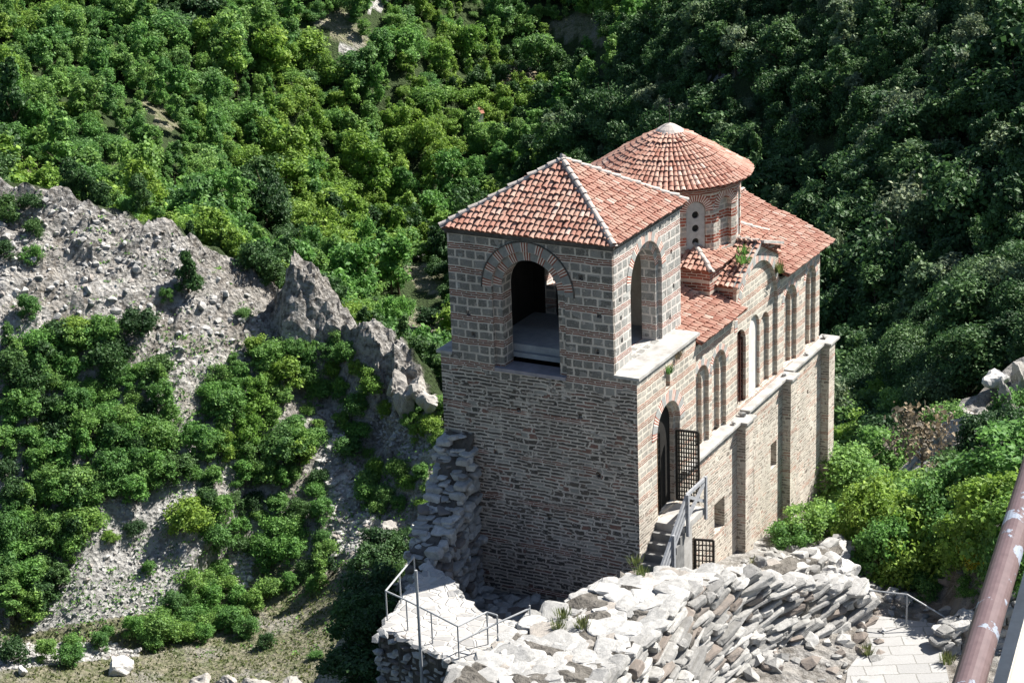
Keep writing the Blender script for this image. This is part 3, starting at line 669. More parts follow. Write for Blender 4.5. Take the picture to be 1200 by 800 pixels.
# lower nave wall, string ledge, pilasters
m = MB()
lo_ = [(4.625, -9), (17.3, -9), (17.3, 1.25), (4.625, 1.25)]
m.prism(lo_, [rect(6.15, -2.15, 7.08, -1.0), rect(9.25, -1.95, 9.88, -1.05), rect(11.5, -1.75, 12.1, -.75), rect(13.42, -1.4, 13.68, -.5), rect(15.3, -.1, 15.42, .08), rect(5.2, .1, 5.32, .28)], (0, 0, 0), XA, YA, .5)
m.build('lower_nave_wall', M['south'], church)
def ledge(a0, a1, z, bf):
    MB().box((a0, bf, z-.085), (a1, FB+.1, z)).build('ledge', M['slab'], church)
ledge(3.35, 8.15, 1.36, -.18); ledge(8.15, 9.06, 1.36, -.42); ledge(9.06, 12.6, 1.47, -.16); ledge(12.6, 13.4, 1.47, -.42); ledge(13.4, 16.75, 1.52, -.16); ledge(16.75, 17.75, 1.52, -.42)
for a0, a1, z in ((8.22, 9.0, 1.24), (12.67, 13.33, 1.35), (16.82, 17.45, 1.4)):
    MB().box((a0, -.33, -9), (a1, -.002, z)).build('pilaster', M['south'], church)
# stones left lying on the ledge are things of their own
for (a, z, s_, lab) in ((7.9, 1.36, .13, 'small grey stone on the ledge left of the lattice window'), (8.75, 1.36, .17, 'grey stone on the first ledge cap under the lattice window'), (12.9, 1.47, .14, 'pale stone on the middle ledge cap of the church side'), (15.2, 1.52, .12, 'small stone on the ledge under the last blind niche'), (17.3, 1.52, .16, 'grey stone at the far end of the church ledge')):
    R_ = Rocks(); V, F = rock((0, 0, s_*.5), (s_*1.3, s_*.9, s_*.7), lvl=1); R_.add(V, F); o = R_.build('loose_stone', M['rubble_shade']); o.location = wor(a, .02, z); tag(o, lab, 'stone')
# east end, north nave wall
m = MB(); m.prism([(.3, -9), (6.9, -9), (6.9, 5.3), (3.5, 7.0), (.3, 5.3)], [], (17.15, 0, 0), (0, 1, 0), (-1, 0, 0), .4); m.build('east_wall', M['south'], church)
m = MB(); m.prism([(-17.15, -9), (-4.625, -9), (-4.625, 5.3), (-17.15, 5.3)], [], (0, 6.9, 0), (-1, 0, 0), (0, -1, 0), .4); m.build('north_nave_wall', M['west'], church)
m = MB(); n_ = 9; pts = [(17.15+1.6*math.sin(PI*i/n_), 3.5-1.6*math.cos(PI*i/n_)) for i in range(n_+1)]
m.add([(x, y, z) for z in (-9, 4.2) for x, y in pts], [(i, i+1, n_+2+i, n_+1+i) for i in range(n_)]); m.add([(x, y, 4.2) for x, y in pts]+[(17.15, 3.5, 5.2)], [(i, i+1, n_+1) for i in range(n_)]); m.build('apse', M['south'], church)
# transept arm walls and the square base of the drum
m = MB(); m.prism([(FB+.1, 5.0), (3, 5.0), (3, 6.15), (FB+.1, 6.15)], [], (8.752, 0, 0), (0, 1, 0), (1, 0, 0), .3); m.build('transept_wall', M['brickwall'], church)
m = MB(); m.box((8.1, .95, 4.8), (13.1, 6.1, 6.78)); m.build('drum_base', M['brickwall'], church)
m = MB(); m.prism([(-12.75, 4), (-8.75, 4), (-8.75, 6.15), (-10.75, 7.12), (-12.75, 6.2)], [], (0, 6.9, 0), (-1, 0, 0), (0, -1, 0), .3); m.build('north_gable', M['west'], church)

# --- drum
DC = (10.6, 3.5); NF = 12; RD = 2.52; AP = RD*math.cos(PI/NF); FWD = 2*RD*math.sin(PI/NF)
zb, ztp = 6.6, 9.37
drum_m = MB(); drum_w = []
for k in range(NF):
    th = math.radians(15+30*k); N = np.array([-math.sin(th), -math.cos(th), 0]); U = np.array([math.cos(th), -math.sin(th), 0])
    O = np.array([DC[0], DC[1], 0])+N*AP
    fo = rect(-FWD/2, zb, FWD/2, ztp)
    drum_m.prism(fo, [arch(0, .36, 7.12, 8.58)], O, U, -N, .16, back=False, sides=False)
    if k % 2 == 0: drum_m.prism(fo, [], O-N*.16, U, -N, .1, back=False, sides=False)
    else: drum_m.prism(fo, [], O-N*.17, U, -N, .1, back=False, sides=False)
drum = drum_m.build('drum', M['drum'], church)
for k in range(NF):
    th = math.radians(15+30*k); N = np.array([-math.sin(th), -math.cos(th), 0]); U = np.array([math.cos(th), -math.sin(th), 0])
    O = np.array([DC[0], DC[1], 0])+N*AP
    ring('arch_ring', 0, 8.58, .365, .63, O, U, -N, M['ring_brick'], .015, n=16, parent=drum)
    if k % 2 == 1:
        c8 = lambda z: [(.13*math.cos(2*PI*i/14), z+.13*math.sin(2*PI*i/14)) for i in range(14)]
        m = MB(); m.prism(arch(0, .345, 7.13, 8.57), [c8(7.5), c8(7.98), c8(8.46)], O-N*.05, U, -N, .08); ws = m.build('window', M['winslab'], drum)
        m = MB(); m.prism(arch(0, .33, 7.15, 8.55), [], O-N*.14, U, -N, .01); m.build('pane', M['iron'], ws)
m = MB()
for r_, z0, z1 in ((RD+.06, 9.20, 9.28), (RD+.14, 9.28, 9.36), (RD+.23, 9.36, 9.45)):
    P_ = [(DC[0]+r_*math.cos(2*PI*i/48), DC[1]+r_*math.sin(2*PI*i/48)) for i in range(48)]
    m.add([(x, y, z) for z in (z0, z1) for x, y in P_], [(i, (i+1) % 48, 48+(i+1) % 48, 48+i) for i in range(48)]+[tuple(range(48))[::-1], tuple(range(48, 96))])
m.build('drum_cornice', M['brickwall'], church)

# --- tiled roofs
def barrel(mb, P, U, V, N, w0, w1, length, lift0, lift1, ns=5):
    A = []
    for s_, wd, lf in ((0, w0, lift0), (length, w1, lift1)):
        for i in range(ns+1):
            t = PI*i/ns; A.append(P+V*s_+U*(wd*math.cos(t))+N*(lf+wd*.85*math.sin(t)))
    mb.add(A, [(i, i+1, ns+2+i, ns+1+i) for i in range(ns)])
def tiled(name, pts, sp=.188, row=.255, skip=None):
    """pts: roof slope outline, the eave first, counter-clockwise seen from above"""
    P = [np.array(p, float) for p in pts]
    U = P[1]-P[0]; L = np.linalg.norm(U); U /= L
    N = np.cross(U, P[2]-P[0]); N /= np.linalg.norm(N)
    V = np.cross(N, U)
    q = [((p-P[0])@U, (p-P[0])@V) for p in P]
    pan = MB(); pan.poly(P); pan.poly([p-N*.07 for p in P][::-1])
    for i in range(len(P)):
        j = (i+1) % len(P); pan.poly([P[i], P[i]-N*.07, P[j]-N*.07, P[j]])
    mb = MB(); umin, umax = min(a for a, _ in q), max(a for a, _ in q); vmax = max(b for _, b in q)
    us = np.arange(umin+sp/2, umax, sp)
    for r in range(int(vmax/row)+1):
        v0 = r*row-.05
        inside = inpoly(us, np.full(us.shape, min(v0+.16, vmax-.02)), q)
        for u in us[inside]:
            j = RNG.normal(size=6)
            Uj = U+V*.04*j[0]+N*.02*j[5]; Vj = V-U*.04*j[0]
            barrel(mb, P[0]+U*(u+.008*j[1])+V*(v0+.016*j[2]), Uj, Vj, N, (.081+.005*j[3]), .065, .32, .042+.008*j[4], .0)
    t = mb.build(name, M['tile'], church, smooth=False)
    pan.build('tile_bed', M['pan'], t)
    return t
def ridge(name, p, q, r=.105, parent=None, step=.36):
    p, q = np.array(p, float), np.array(q, float); d = q-p; L = np.linalg.norm(d); d /= L
    x = np.cross(d, [0, 0, 1.]); x /= np.linalg.norm(x); n_ = np.cross(x, d)
    mb = MB(); k = 0.
    while k < L-.05:
        j = RNG.normal(size=4)
        barrel(mb, p+d*k+x*.012*j[0], x, d, n_, r*(1+.06*j[1]), r*.84, min(step*1.2, L-k), .05+.012*j[2], .02, 6); k += step
    mb.add([p-x*r*1.25, p+x*r*1.25, q+x*r*1.25, q-x*r*1.25], [(0, 1, 2, 3)]); V = len(mb.V)
    return mb.build(name, M['ridge'], parent or church)
ze = 9.96
C4 = [(-.13, .62, ze), (5.45, .62, ze), (5.45, 6.72, ze), (-.13, 6.72, ze)]; APX = (2.55, 3.66, 11.78)
broof = tiled('belfry_roof', [C4[3], C4[0], APX])
tiled('belfry_roof', [C4[0], C4[1], APX]); tiled('belfry_roof', [C4[1], C4[2], APX]); tiled('belfry_roof', [C4[2], C4[3], APX])
for c in C4: ridge('hip_ridge', c, APX)
R_ = Rocks(); V, F = rock((APX[0], APX[1], APX[2]+.1), (.13, .13, .13), lvl=2); R_.add(V, F); R_.build('roof_finial', M['ridge'], church)
m = MB()
for o_, z0, z1 in ((.06, 9.76, 9.83), (.11, 9.83, 9.92)):
    m.box((-o_, .77-o_, z0), (5.2+o_, 6.56+o_, z1))
m.build('belfry_cornice', M['rubble_dark'], church)  # dark colour paints the eave's shadow onto the cornice
# lean-to over the western nave bays
tiled('nave_roof', [(4.7, -.2, 5.38), (8.72, -.2, 5.38), (8.72, 2.2, 6.22), (8.1, 2.2, 6.22), (8.1, 3.4, 6.64), (4.7, 3.4, 6.64)], row=.28)
tiled('nave_roof', [(8.1, 7.3, 5.38), (4.7, 7.3, 5.38), (4.7, 3.4, 6.64), (8.1, 3.4, 6.64)])
MB().box((4.64, FB-.12, 5.18), (8.7, FB+.3, 5.3)).build('eave_course', M['rubble_dark'], church)
# transept gable roofs
for y0, y1, flip in ((.16, 1.4, 0), (7.0, 5.6, 1)):
    A_, B_ = [(8.62, y1, 6.10), (8.62, y0, 6.10), (10.75, y0, 7.14), (10.75, y1, 7.14)], [(12.9, y0, 6.16), (12.9, y1, 6.16), (10.75, y1, 7.14), (10.75, y0, 7.14)]
    if flip: A_ = [A_[1], A_[0], A_[3], A_[2]]; B_ = [B_[1], B_[0], B_[3], B_[2]]
    tiled('transept_roof', A_); tiled('transept_roof', B_)
ridge('roof_ridge', (10.75, .16, 7.16), (10.75, 1.5, 7.16), .1)
m = MB(); m.bar((8.6, FB-.03, 6.1), (10.7, FB-.03, 7.12), .22, .1); m.build('gable_coping', M['slab'], church)
m = MB(); m.bar((10.72, FB-.06, 7.2), (12.7, FB-.06, 6.62), .34, .09); cp_ = m.build('gable_coping', M['slab'], church)
m = MB()
for i in range(13): f = i/12; m.box((10.82+1.75*f-.035, FB-.14, 6.98-.55*f), (10.82+1.75*f+.035, FB+.05, 7.1-.55*f))
m.build('dentil', M['brickwall'], cp_)
# drum base roof (four low slopes round the drum)
B4 = [(7.95, .8, 6.80), (13.25, .8, 6.80), (13.25, 6.25, 6.80), (7.95, 6.25, 6.80)]; T4 = [(9.3, 2.2, 7.5), (11.9, 2.2, 7.5), (11.9, 4.85, 7.5), (9.3, 4.85, 7.5)]
for i in range(4):
    j = (i+1) % 4; tiled('drum_base_roof', [B4[i], B4[j], T4[j], T4[i]])
    ridge('hip_ridge', B4[i], T4[i], .1)
# east nave roof
tiled('nave_roof', [(12.75, -.18, 5.38), (17.6, -.18, 5.38), (17.5, 3.5, 7.05), (12.75, 3.5, 7.05)])
tiled('nave_roof', [(17.6, 7.3, 5.38), (12.75, 7.3, 5.38), (12.75, 3.5, 7.05), (17.5, 3.5, 7.05)])
ridge('roof_ridge', (12.8, 3.5, 7.07), (17.5, 3.5, 7.07), .11)
MB().box((12.8, FB-.1, 5.2), (17.2, FB+.3, 5.3)).build('eave_course', M['rubble_dark'], church)
# dome
mb = MB(); RE, ZE, ZT = 2.88, 9.46, 11.07; n_r = 13
prof = lambda r: ZE+(ZT-ZE)*(1-(r/RE)**1.18)
for k in range(n_r):
    r0 = RE+.04-k*(RE-.28)/n_r; r1 = max(.16, r0-.31); cnt = 88 if r0 > 1.75 else (56 if r0 > .95 else 30)
    for i in range(cnt):
        t = 2*PI*(i+.5*(k % 1))/cnt; j = RNG.normal(size=4); er = np.array([math.cos(t), math.sin(t), 0]); eu = np.array([-math.sin(t), math.cos(t), 0])
        p0 = np.array([DC[0], DC[1], 0])+er*r0+np.array([0, 0, prof(min(r0, RE))]); p1 = np.array([DC[0], DC[1], 0])+er*r1+np.array([0, 0, prof(r1)])
        v = p1-p0; Ln = np.linalg.norm(v); v /= Ln; nn = np.cross(v, -eu); nn = nn if nn[2] > 0 else -nn
        wd = min(.095, PI*r0/cnt*.93); wd1 = min(.08, PI*r1/cnt*.9)
        barrel(mb, p0+v*.014*j[0]+eu*.006*j[1], eu, v+eu*.03*j[3], nn, wd, wd1, Ln*1.12, .05+.008*j[2], .0, 5)
dome = mb.build('dome_roof', M['tile'], church)
mb = MB(); seg = 48; V = []; F = []; rr = [RE, 2.2, 1.4, .7, .001]
for r in rr:
    for i in range(seg): V.append((DC[0]+r*math.cos(2*PI*i/seg), DC[1]+r*math.sin(2*PI*i/seg), prof(r)-.01))
for k in range(len(rr)-1):
    for i in range(seg): F.append((k*seg+i, k*seg+(i+1) % seg, (k+1)*seg+(i+1) % seg, (k+1)*seg+i))
mb.add(V, F); mb.build('tile_bed', M['pan'], dome)
mb = MB(); V = []; F = []
for r, z in ((.62, 10.84), (.42, 11.02), (.2, 11.15), (.001, 11.22)):
    for i in range(16): V.append((DC[0]+r*math.cos(2*PI*i/16), DC[1]+r*math.sin(2*PI*i/16), z))
for k in range(3):
    for i in range(16): F.append((k*16+i, k*16+(i+1) % 16, (k+1)*16+(i+1) % 16, (k+1)*16+i))
mb.add(V, F); mb.build('dome_cap', M['ridge'], church)
m = MB(); cx, cy = DC; m.bar((cx, cy, 11.18), (cx, cy, 12.08), .028); m.bar((cx-.17, cy+.09, 11.83), (cx+.17, cy-.09, 11.83), .024); m.bar((cx-.1, cy+.05, 11.95), (cx+.1, cy-.05, 11.95), .02); m.build('cross', M['iron'], church)

# --- iron gates of the church
def gate(name, hinge, dirv, width, h, nx, nz, parent):
    m = MB(); d = np.array(dirv, float); O = np.array(hinge, float); Z_ = np.array([0, 0, 1.])
    for i in range(nx+1): m.bar(O+d*width*i/nx, O+d*width*i/nx+Z_*h, .07 if i in (0, nx) else .036)
    for i in range(nz+1): m.bar(O+Z_*h*i/nz, O+d*width+Z_*h*i/nz, .07 if i in (0, nz) else .034)
    return m.build(name, M['iron'], parent)
g1 = gate('door_gate', (3.05, .02, .46), (.10, -.995, 0), .74, 2.45, 9, 16, church)
m = MB(); m.bar((1.75, .2, .4), (1.75, .2, 3.3), .1); m.build('door_post', M['brown_wood'], church)
g2 = gate('door_gate', (1.64, .24, .40), (1, .02, 0), .55, 2.75, 5, 14, church)
gate('cellar_gate', (4.4, -.03, -3.3), (.25, -.97, 0), .62, 1.75, 5, 9, church)
MB().box((3.4, .3, -4), (4.5, .33, -1.3)).build('cellar_shade_panel', M['interior_shade'], church)  # black panel paints the shade within the cellar opening

# ------------------------------------------------------------------ stairs
st = empty('stone_staircase', wor(1.4, -.6, .35), math.atan2(EV[1], EV[0]), 'narrow stone steps with timber handrail climbing to the church side door', 'staircase')
def sl(x, y, z): return (x-1.4, y+.6, z-.35)
m = MB(); m.box(sl(1.25, -1.0, -3.5), sl(1.9, -.02, .16)); m.box(sl(1.25, -1.02, .165), sl(2.95, -.02, .38)); m.build('landing', M['slab'], st)
for i in range(7):
    x1 = 1.25-.30*i; z1 = .38-.245*(i+1)
    MB().box(sl(x1-.30, -1.0, -3.6), sl(x1-.002, -.02, z1)).build('step', M['step'], st)
m = MB()
rail_y = -1.03
for z in (1.0, .72, .45): m.bar(sl(1.35, rail_y, .38+z), sl(-.95, rail_y, -1.5+z), .07, .12)
m.build('handrail', M['timber'], st)
for x, zz in ((1.35, .38), (.2, -.56), (-.9, -1.45)): MB().bar(sl(x, rail_y-.06, zz-.35), sl(x, rail_y-.06, zz+1.1), .1).build('post', M['timber'], st)
for p, q in (((2.9, rail_y-.03, .0), (2.9, rail_y-.03, 1.5)), ((1.5, rail_y, .62), (2.9, rail_y, 1.32)), ((1.5, rail_y+.05, 1.35), (2.9, rail_y+.05, .62)), ((1.42, rail_y, 1.42), (2.95, rail_y, 1.42))):
    MB().bar(sl(*p), sl(*q), .085, .11).build('brace', M['timber'], st)

# ------------------------------------------------------------------ ruined walls round the church
CHR = math.atan2(EV[1], EV[0])
def frame_rot(t, tilt=0., roll=0.):
    """rotation whose x axis follows t (church plan) with a dip"""
    t = np.array([t[0], t[1], 0.]); t /= np.linalg.norm(t); nn = np.array([-t[1], t[0], 0]); z = np.array([0, 0, 1.])
    x = t*math.cos(tilt)+z*math.sin(tilt); zz = np.cross(x, nn); n2 = nn*math.cos(roll)+zz*math.sin(roll); z2 = np.cross(x, n2)
    return np.c_[x, n2, z2]
def rubble_wall(name, label, st, zbase, mats, stone=(.35, .9, .2, .36), top=(.3, .75), dip=.12, faces=(0, 1), group=None, topn=1., seed=1, cat='wall', core_noise=.16, inset=.1, batter=0.):
    """st: stations ((a,b) of one edge, (a,b) of the other edge, top height)"""
    rng = np.random.default_rng(seed)
    root = empty(name, wor(*st[0][0], zbase), CHR, label, cat, group); O = np.array([*st[0][0], zbase])
    A = np.array([(*s[0], s[2]) for s in st]); B = np.array([(*s[1], s[2]) for s in st])
    # core, finely divided and rough
    sub = []
    for k in range(len(st)-1):
        L = np.linalg.norm(A[k+1]-A[k]); n = max(2, int(L/.28))
        for i in range(n+(k == len(st)-2)): f = i/n; sub.append((A[k]*(1-f)+A[k+1]*f, B[k]*(1-f)+B[k+1]*f))
    prof = []; nw = 9; nh = 9
    V = []; F = []
    for a_, b_ in sub:
        row = []
        cen = (a_+b_)/2; a2 = a_+(cen-a_)*inset; b2 = b_+(cen-b_)*inset
        ot = (a_-b_)[:2]/np.linalg.norm((a_-b_)[:2])*batter*(a2[2]-zbase+.6)
        for i in range(nh): f = i/nh; row.append(np.array([a2[0]+ot[0]*(1-f), a2[1]+ot[1]*(1-f), zbase-.6+(a2[2]-zbase+.6)*f]))
        for i in range(nw+1): f = i/nw; row.append(a2+(b2-a2)*f)
        for i in range(nh): f = 1-(i+1)/nh; row.append(np.array([b2[0], b2[1], zbase-.6+(b2[2]-zbase+.6)*f]))
        V += row
    nr = len(row); V = np.array(V)
    x, y, z = V.T
    V = V+np.c_[fbm(x*1.3+z, y*1.3+3, 3, seed)-.5, fbm(x*1.3, y*1.3+z, 3, seed+9)-.5, fbm(x*1.5+7, y*1.5+z, 4, seed+4)-.5]*2*core_noise
    for k in range(len(sub)-1):
        for i in range(nr-1): F.append((k*nr+i, k*nr+i+1, (k+1)*nr+i+1, (k+1)*nr+i))
    me = bpy.data.meshes.new('rubble_core'); ends = [tuple(range(nr))[::-1], tuple((len(sub)-1)*nr+i for i in range(nr))]
    me.from_pydata([tuple(v-O) for v in V], [], F+ends); me.update()
    co_ = mk('rubble_core', me, [mats[1], mats[2] if len(mats) > 2 else mats[1]], root)
    for p_ in me.polygons: p_.material_index = int(p_.normal.z > .55)
    fs = Rocks()
    for side in faces:
        E_ = A if side == 0 else B; other = B if side == 0 else A
        for k in range(len(st)-1):
            p, q = E_[k], E_[k+1]; d = q[:2]-p[:2]; L = np.linalg.norm(d); t = d/L; inward = (other[k][:2]-p[:2]); inward = inward/np.linalg.norm(inward)
            zc = zbase-.3
            while zc < max(p[2], q[2]):
                h = rng.uniform(stone[2], stone[3]); s_ = rng.uniform(-.3, 0)
                while s_ < L:
                    ln = rng.uniform(stone[0], stone[1])*rng.choice([.6, 1, 1, 1.3]); f = (s_+ln/2)/L; hh = h*rng.uniform(.75, 1.2)
                    zt = p[2]+(q[2]-p[2])*min(max(f, 0), 1)
                    zz = zc+h/2+rng.normal()*.03+dip*0
                    if zz < zt+.05 and 0 <= f <= 1.02:
                        pos = np.array([*(p[:2]+t*(s_+ln/2)+inward*(rng.uniform(-.04, .2)-(batter*(zt-zz) if side == 0 else 0))), zz])
                        Vr, Fr = rock(pos-O, (ln*.53, rng.uniform(.2, .36), hh*.58), frame_rot(t, rng.normal(dip, .07), rng.normal(0, .08)), 3, rng, .012, 8, .33); fs.add(Vr, Fr)
                    s_ += ln*rng.uniform(.92, 1.06)
                zc += h*.93
    if fs.V: fs.build('facing_stones', mats[0], root)
    ts = Rocks()
    for k in range(len(st)-1):
        area = np.linalg.norm(A[k+1]-A[k])*np.linalg.norm(B[k]-A[k])
        for i in range(int(area*3.4*topn)):
            f, g = rng.random(), rng.random()
            pos = (A[k]*(1-f)+A[k+1]*f)*(1-g)+(B[k]*(1-f)+B[k+1]*f)*g; s_ = rng.uniform(*top)*.5
            Vr, Fr = rock(pos-O+np.array([0, 0, rng.uniform(-.12, .02)]), (s_*1.2, s_*.85, s_*rng.uniform(.14, .34)), frame_rot((math.cos(rng.normal(0, .5)), math.sin(rng.normal(0, .5))), rng.normal(.08, .09), rng.normal(0, .09)), 3, rng, .015, 9, .4); ts.add(Vr, Fr)
    if ts.V: ts.build('top_stones', M['ruin_top'] if mats[0] is M['ruin'] else mats[0], root)
    return root
Pz = lambda px, py, z: tuple(onz(px, py, z)[:2])
rubble_wall('ruined_wall', 'broad ruined wall of white rubble in the foreground below the church corner',
            [((-14.5, -3.6), (-14.5, -.2), 1.05), ((-10.4, -3.3), (-10.8, .5), .75), ((-6.5, -3.2), (-7., .4), .6), ((-3.4, -3.0), (-3.4, -.7), .6), ((-.8, -3.6), (-1.4, -1.6), 0.), ((1.6, -5.0), (.7, -3.2), -.9), ((3.7, -6.1), (3.2, -4.6), -1.8)],
            -4.3, (M['ruin'], M['ruin_core'], M['mortar']), stone=(.4, 1.35, .11, .30), top=(.25, 1.15), dip=.2, seed=3, core_noise=.32, batter=.3, topn=2.6)
rubble_wall('ruined_wall', 'low broken wall of white rubble running along the foot of the church side',
            [(Pz(880, 690, -2.2), Pz(880, 668, -2.2), -2.1), (Pz(930, 672, -2.3), Pz(925, 655, -2.3), -2.2), (Pz(985, 655, -2.8), Pz(980, 638, -2.8), -2.6), (Pz(1000, 640, -3.4), Pz(985, 632, -3.4), -3.4)],
            -4.6, (M['ruin'], M['ruin_core'], M['mortar']), stone=(.4, .9, .2, .4), seed=5)
rubble_wall('ruined_wall', 'low dark rubble wall right of the path behind the painted rail',
            [(Pz(1098, 742, -2.5), Pz(1104, 728, -2.5), -2.6), (Pz(1150, 722, -2.4), Pz(1150, 706, -2.4), -2.4), (Pz(1260, 700, -2.3), Pz(1255, 680, -2.3), -2.3)],
            -4.4, (M['ruin'], M['ruin_core'], M['mortar']), stone=(.35, .8, .18, .36), seed=8)
rubble_wall('ruined_wall', 'sloping broken wall end of grey rubble against the left corner of the tower',
            [((-3.3, 5.6), (-3.3, 6.6), .02), ((-1.9, 5.75), (-1.9, 6.85), .75), ((-1.0, 5.8), (-1.0, 6.95), 1.5), ((-.4, 5.85), (-.4, 7.0), 2.3), ((-.03, 5.85), (-.03, 7.0), 2.95)],
            -3.0, (M['rubble_shade'], M['rubble_dark']), stone=(.28, .6, .16, .32), top=(.3, .6), topn=4, seed=11)
# viewing platform
PLAT = [Pz(441, 736, 0), Pz(470, 700, 0), Pz(500, 652, 0), Pz(528, 676, 0), Pz(545, 700, 0), Pz(572, 722, 0), Pz(640, 735, 0), Pz(650, 760, 0), Pz(600, 800, 0), Pz(549, 782, 0)]
plat = empty('stone_platform', wor(*PLAT[0], -5), CHR, 'flat paved stone platform with a steel railing beside the tower', 'platform')
O_ = np.array([*PLAT[0], -5.])
m = MB(); n_ = len(PLAT)
ar2 = sum(PLAT[i][0]*PLAT[(i+1) % n_][1]-PLAT[(i+1) % n_][0]*PLAT[i][1] for i in range(n_)); PL = PLAT if ar2 > 0 else PLAT[::-1]
cen = np.mean(PL, axis=0); pts = []
for i in range(n_):
    p, q = np.array(PL[i]), np.array(PL[(i+1) % n_]); L = np.linalg.norm(q-p); k = max(1, int(L/.3))
    for j in range(k): pts.append(p+(q-p)*j/k+RNG.normal(size=2)*.07*(j > 0))
k = len(pts); rings = [1., .96, .8, .6, .4, .2]
V = []; F = []
for ri, f in enumerate(rings):
    for p in pts: xy = cen+(p-cen)*f; V.append((*(xy-O_[:2]), 5+.12*(float(fbm(np.array([xy[0]*1.2]), np.array([xy[1]*1.2]), 3, 4)[0])-.5)-(.08 if ri == 0 else 0)))
V.append((*(cen-O_[:2]), 5.)); c0 = len(V)-1
for ri in range(len(rings)-1):
    for i in range(k): F.append((ri*k+i, ri*k+(i+1) % k, (ri+1)*k+(i+1) % k, (ri+1)*k+i))
for i in range(k): F.append(((len(rings)-1)*k+i, (len(rings)-1)*k+(i+1) % k, c0))
m.add(V, F); m.build('paving', M['flag'], plat)
m = MB(); m.add([(*(cen+(p-cen)*.985-O_[:2]), z) for z in (-1, 4.93) for p in pts], [(i, (i+1) % k, k+(i+1) % k, k+i) for i in range(k)]); m.build('wall_core', M['rubble_dark'], plat)
fs = Rocks(); rng = np.random.default_rng(2)
for i in range(n_):
    p, q = np.array(PL[i]), np.array(PL[(i+1) % n_]); d = q-p; L = np.linalg.norm(d); t = d/L; inw = np.array([-t[1], t[0]]); zc = 0.
    while zc < 4.85:
        h = rng.uniform(.15, .3); s_ = 0
        while s_ < L:
            ln = rng.uniform(.25, .65); Vr, Fr = rock(np.array([*(p+t*(s_+ln/2)+inw*rng.uniform(.02, .12)-O_[:2]), zc+h/2]), (ln*.53, .2, h*.56), frame_rot(t, rng.normal(0, .08)), 1, rng, .12, 6); fs.add(Vr, Fr); s_ += ln
        zc += h*.95
fs.build('facing_stones', M['rubble_shade'], plat)
# rubble lying in the pit between tower and platform
def stones_on(name, label, n, sampler, size, mat, lvl=1, kind='stuff', seed=4, flat=.6, sink=.25):
    rng = np.random.default_rng(seed); R_ = Rocks(); P_ = sampler(n, rng)
    for p in P_:
        s_ = rng.uniform(*size)*rng.choice([.6, .8, 1, 1.4]); Vr, Fr = rock(p+np.array([0, 0, s_*(.5-sink)*flat]), (s_*rng.uniform(.7, 1.2), s_*rng.uniform(.6, 1), s_*flat*rng.uniform(.6, 1.1)), None, lvl, rng, .15, 6); R_.add(Vr, Fr)
    o = R_.build(name, mat); tag(o, label, None, None, kind); return o
def church_area(a0, a1, b0, b1):
    def f(n, rng):
        a, b = rng.uniform(a0, a1, n), rng.uniform(b0, b1, n); P_ = np.array([wor(x, y, 0) for x, y in zip(a, b)]); P_[:, 2] = height(P_[:, 0], P_[:, 1]); return P_
    return f
stones_on('rubble', 'grey rubble in the pit at the foot of the tower', 420, church_area(-5.5, -.2, -.5, 5.8), (.15, .45), M['rubble_shade'])
stones_on('rubble', 'pale rubble scattered beside the path and church side', 500, church_area(-2, 14, -8.5, -.7), (.12, .4), M['ruin'], seed=9)
# path
pp = [Pz(1000, 722, -3.2), Pz(1096, 735, -3.2), Pz(1112, 802, -3.2), Pz(1125, 900, -3.2), Pz(965, 900, -3.2), Pz(992, 800, -3.2)]
pw = [wor(*p, 0) for p in pp]; m = MB()
m.add([(p[0], p[1], z) for z in (-3.6, -3.05) for p in pw], [(6, 7, 8, 9, 10, 11), (11, 10, 9, 8, 7, 6)][:1]+[(i, (i+1) % 6, 6+(i+1) % 6, 6+i) for i in range(6)])
o = m.build('path', M['path'], recalc=True); tag(o, kind='structure')
def boulder(px, py, z, t, size, name, label, cat, lvl=4, mat='boulder', seed=0, group=None, rot=None, sink=.3):
    P = wor(*onz(px, py, z)) if t is None else at(px, py, t)
    if t is not None: P[2] = float(height(P[0], P[1]))
    rng = np.random.default_rng(seed+50)
    V, F = rock((0, 0, size[2]*(1-2*sink)), size, rot if rot is not None else rng.uniform(0, 6), lvl, rng, .02, 12)
    n = V/np.linalg.norm(V, axis=1)[:, None]; V = V+n*((fbm(V[:, 0]*1.1/size[0]*1.5+9, V[:, 1]*1.5/size[0]+V[:, 2], 4, seed, True)-.6)*size[0]*.35)[:, None]
    o = mk(name, np_mesh(name, V, tris=F), M[mat]); o.location = P; tag(o, label, cat, group); return o
boulder(984, 690, -2.6, None, (1.0, .85, .95), 'boulder', 'large pale grey boulder beside the handrail at the end of the ruined wall', 'boulder', seed=2)
boulder(1017, 712, -3.0, None, (.55, .5, .5), 'boulder', 'small pale boulder at the foot of the handrail posts', 'boulder', seed=4, lvl=3)
boulder(972, 606, -5.3, None, (.6, .5, .45), 'boulder', 'broken white masonry block at the far foot of the church', 'stone', seed=5, lvl=3)

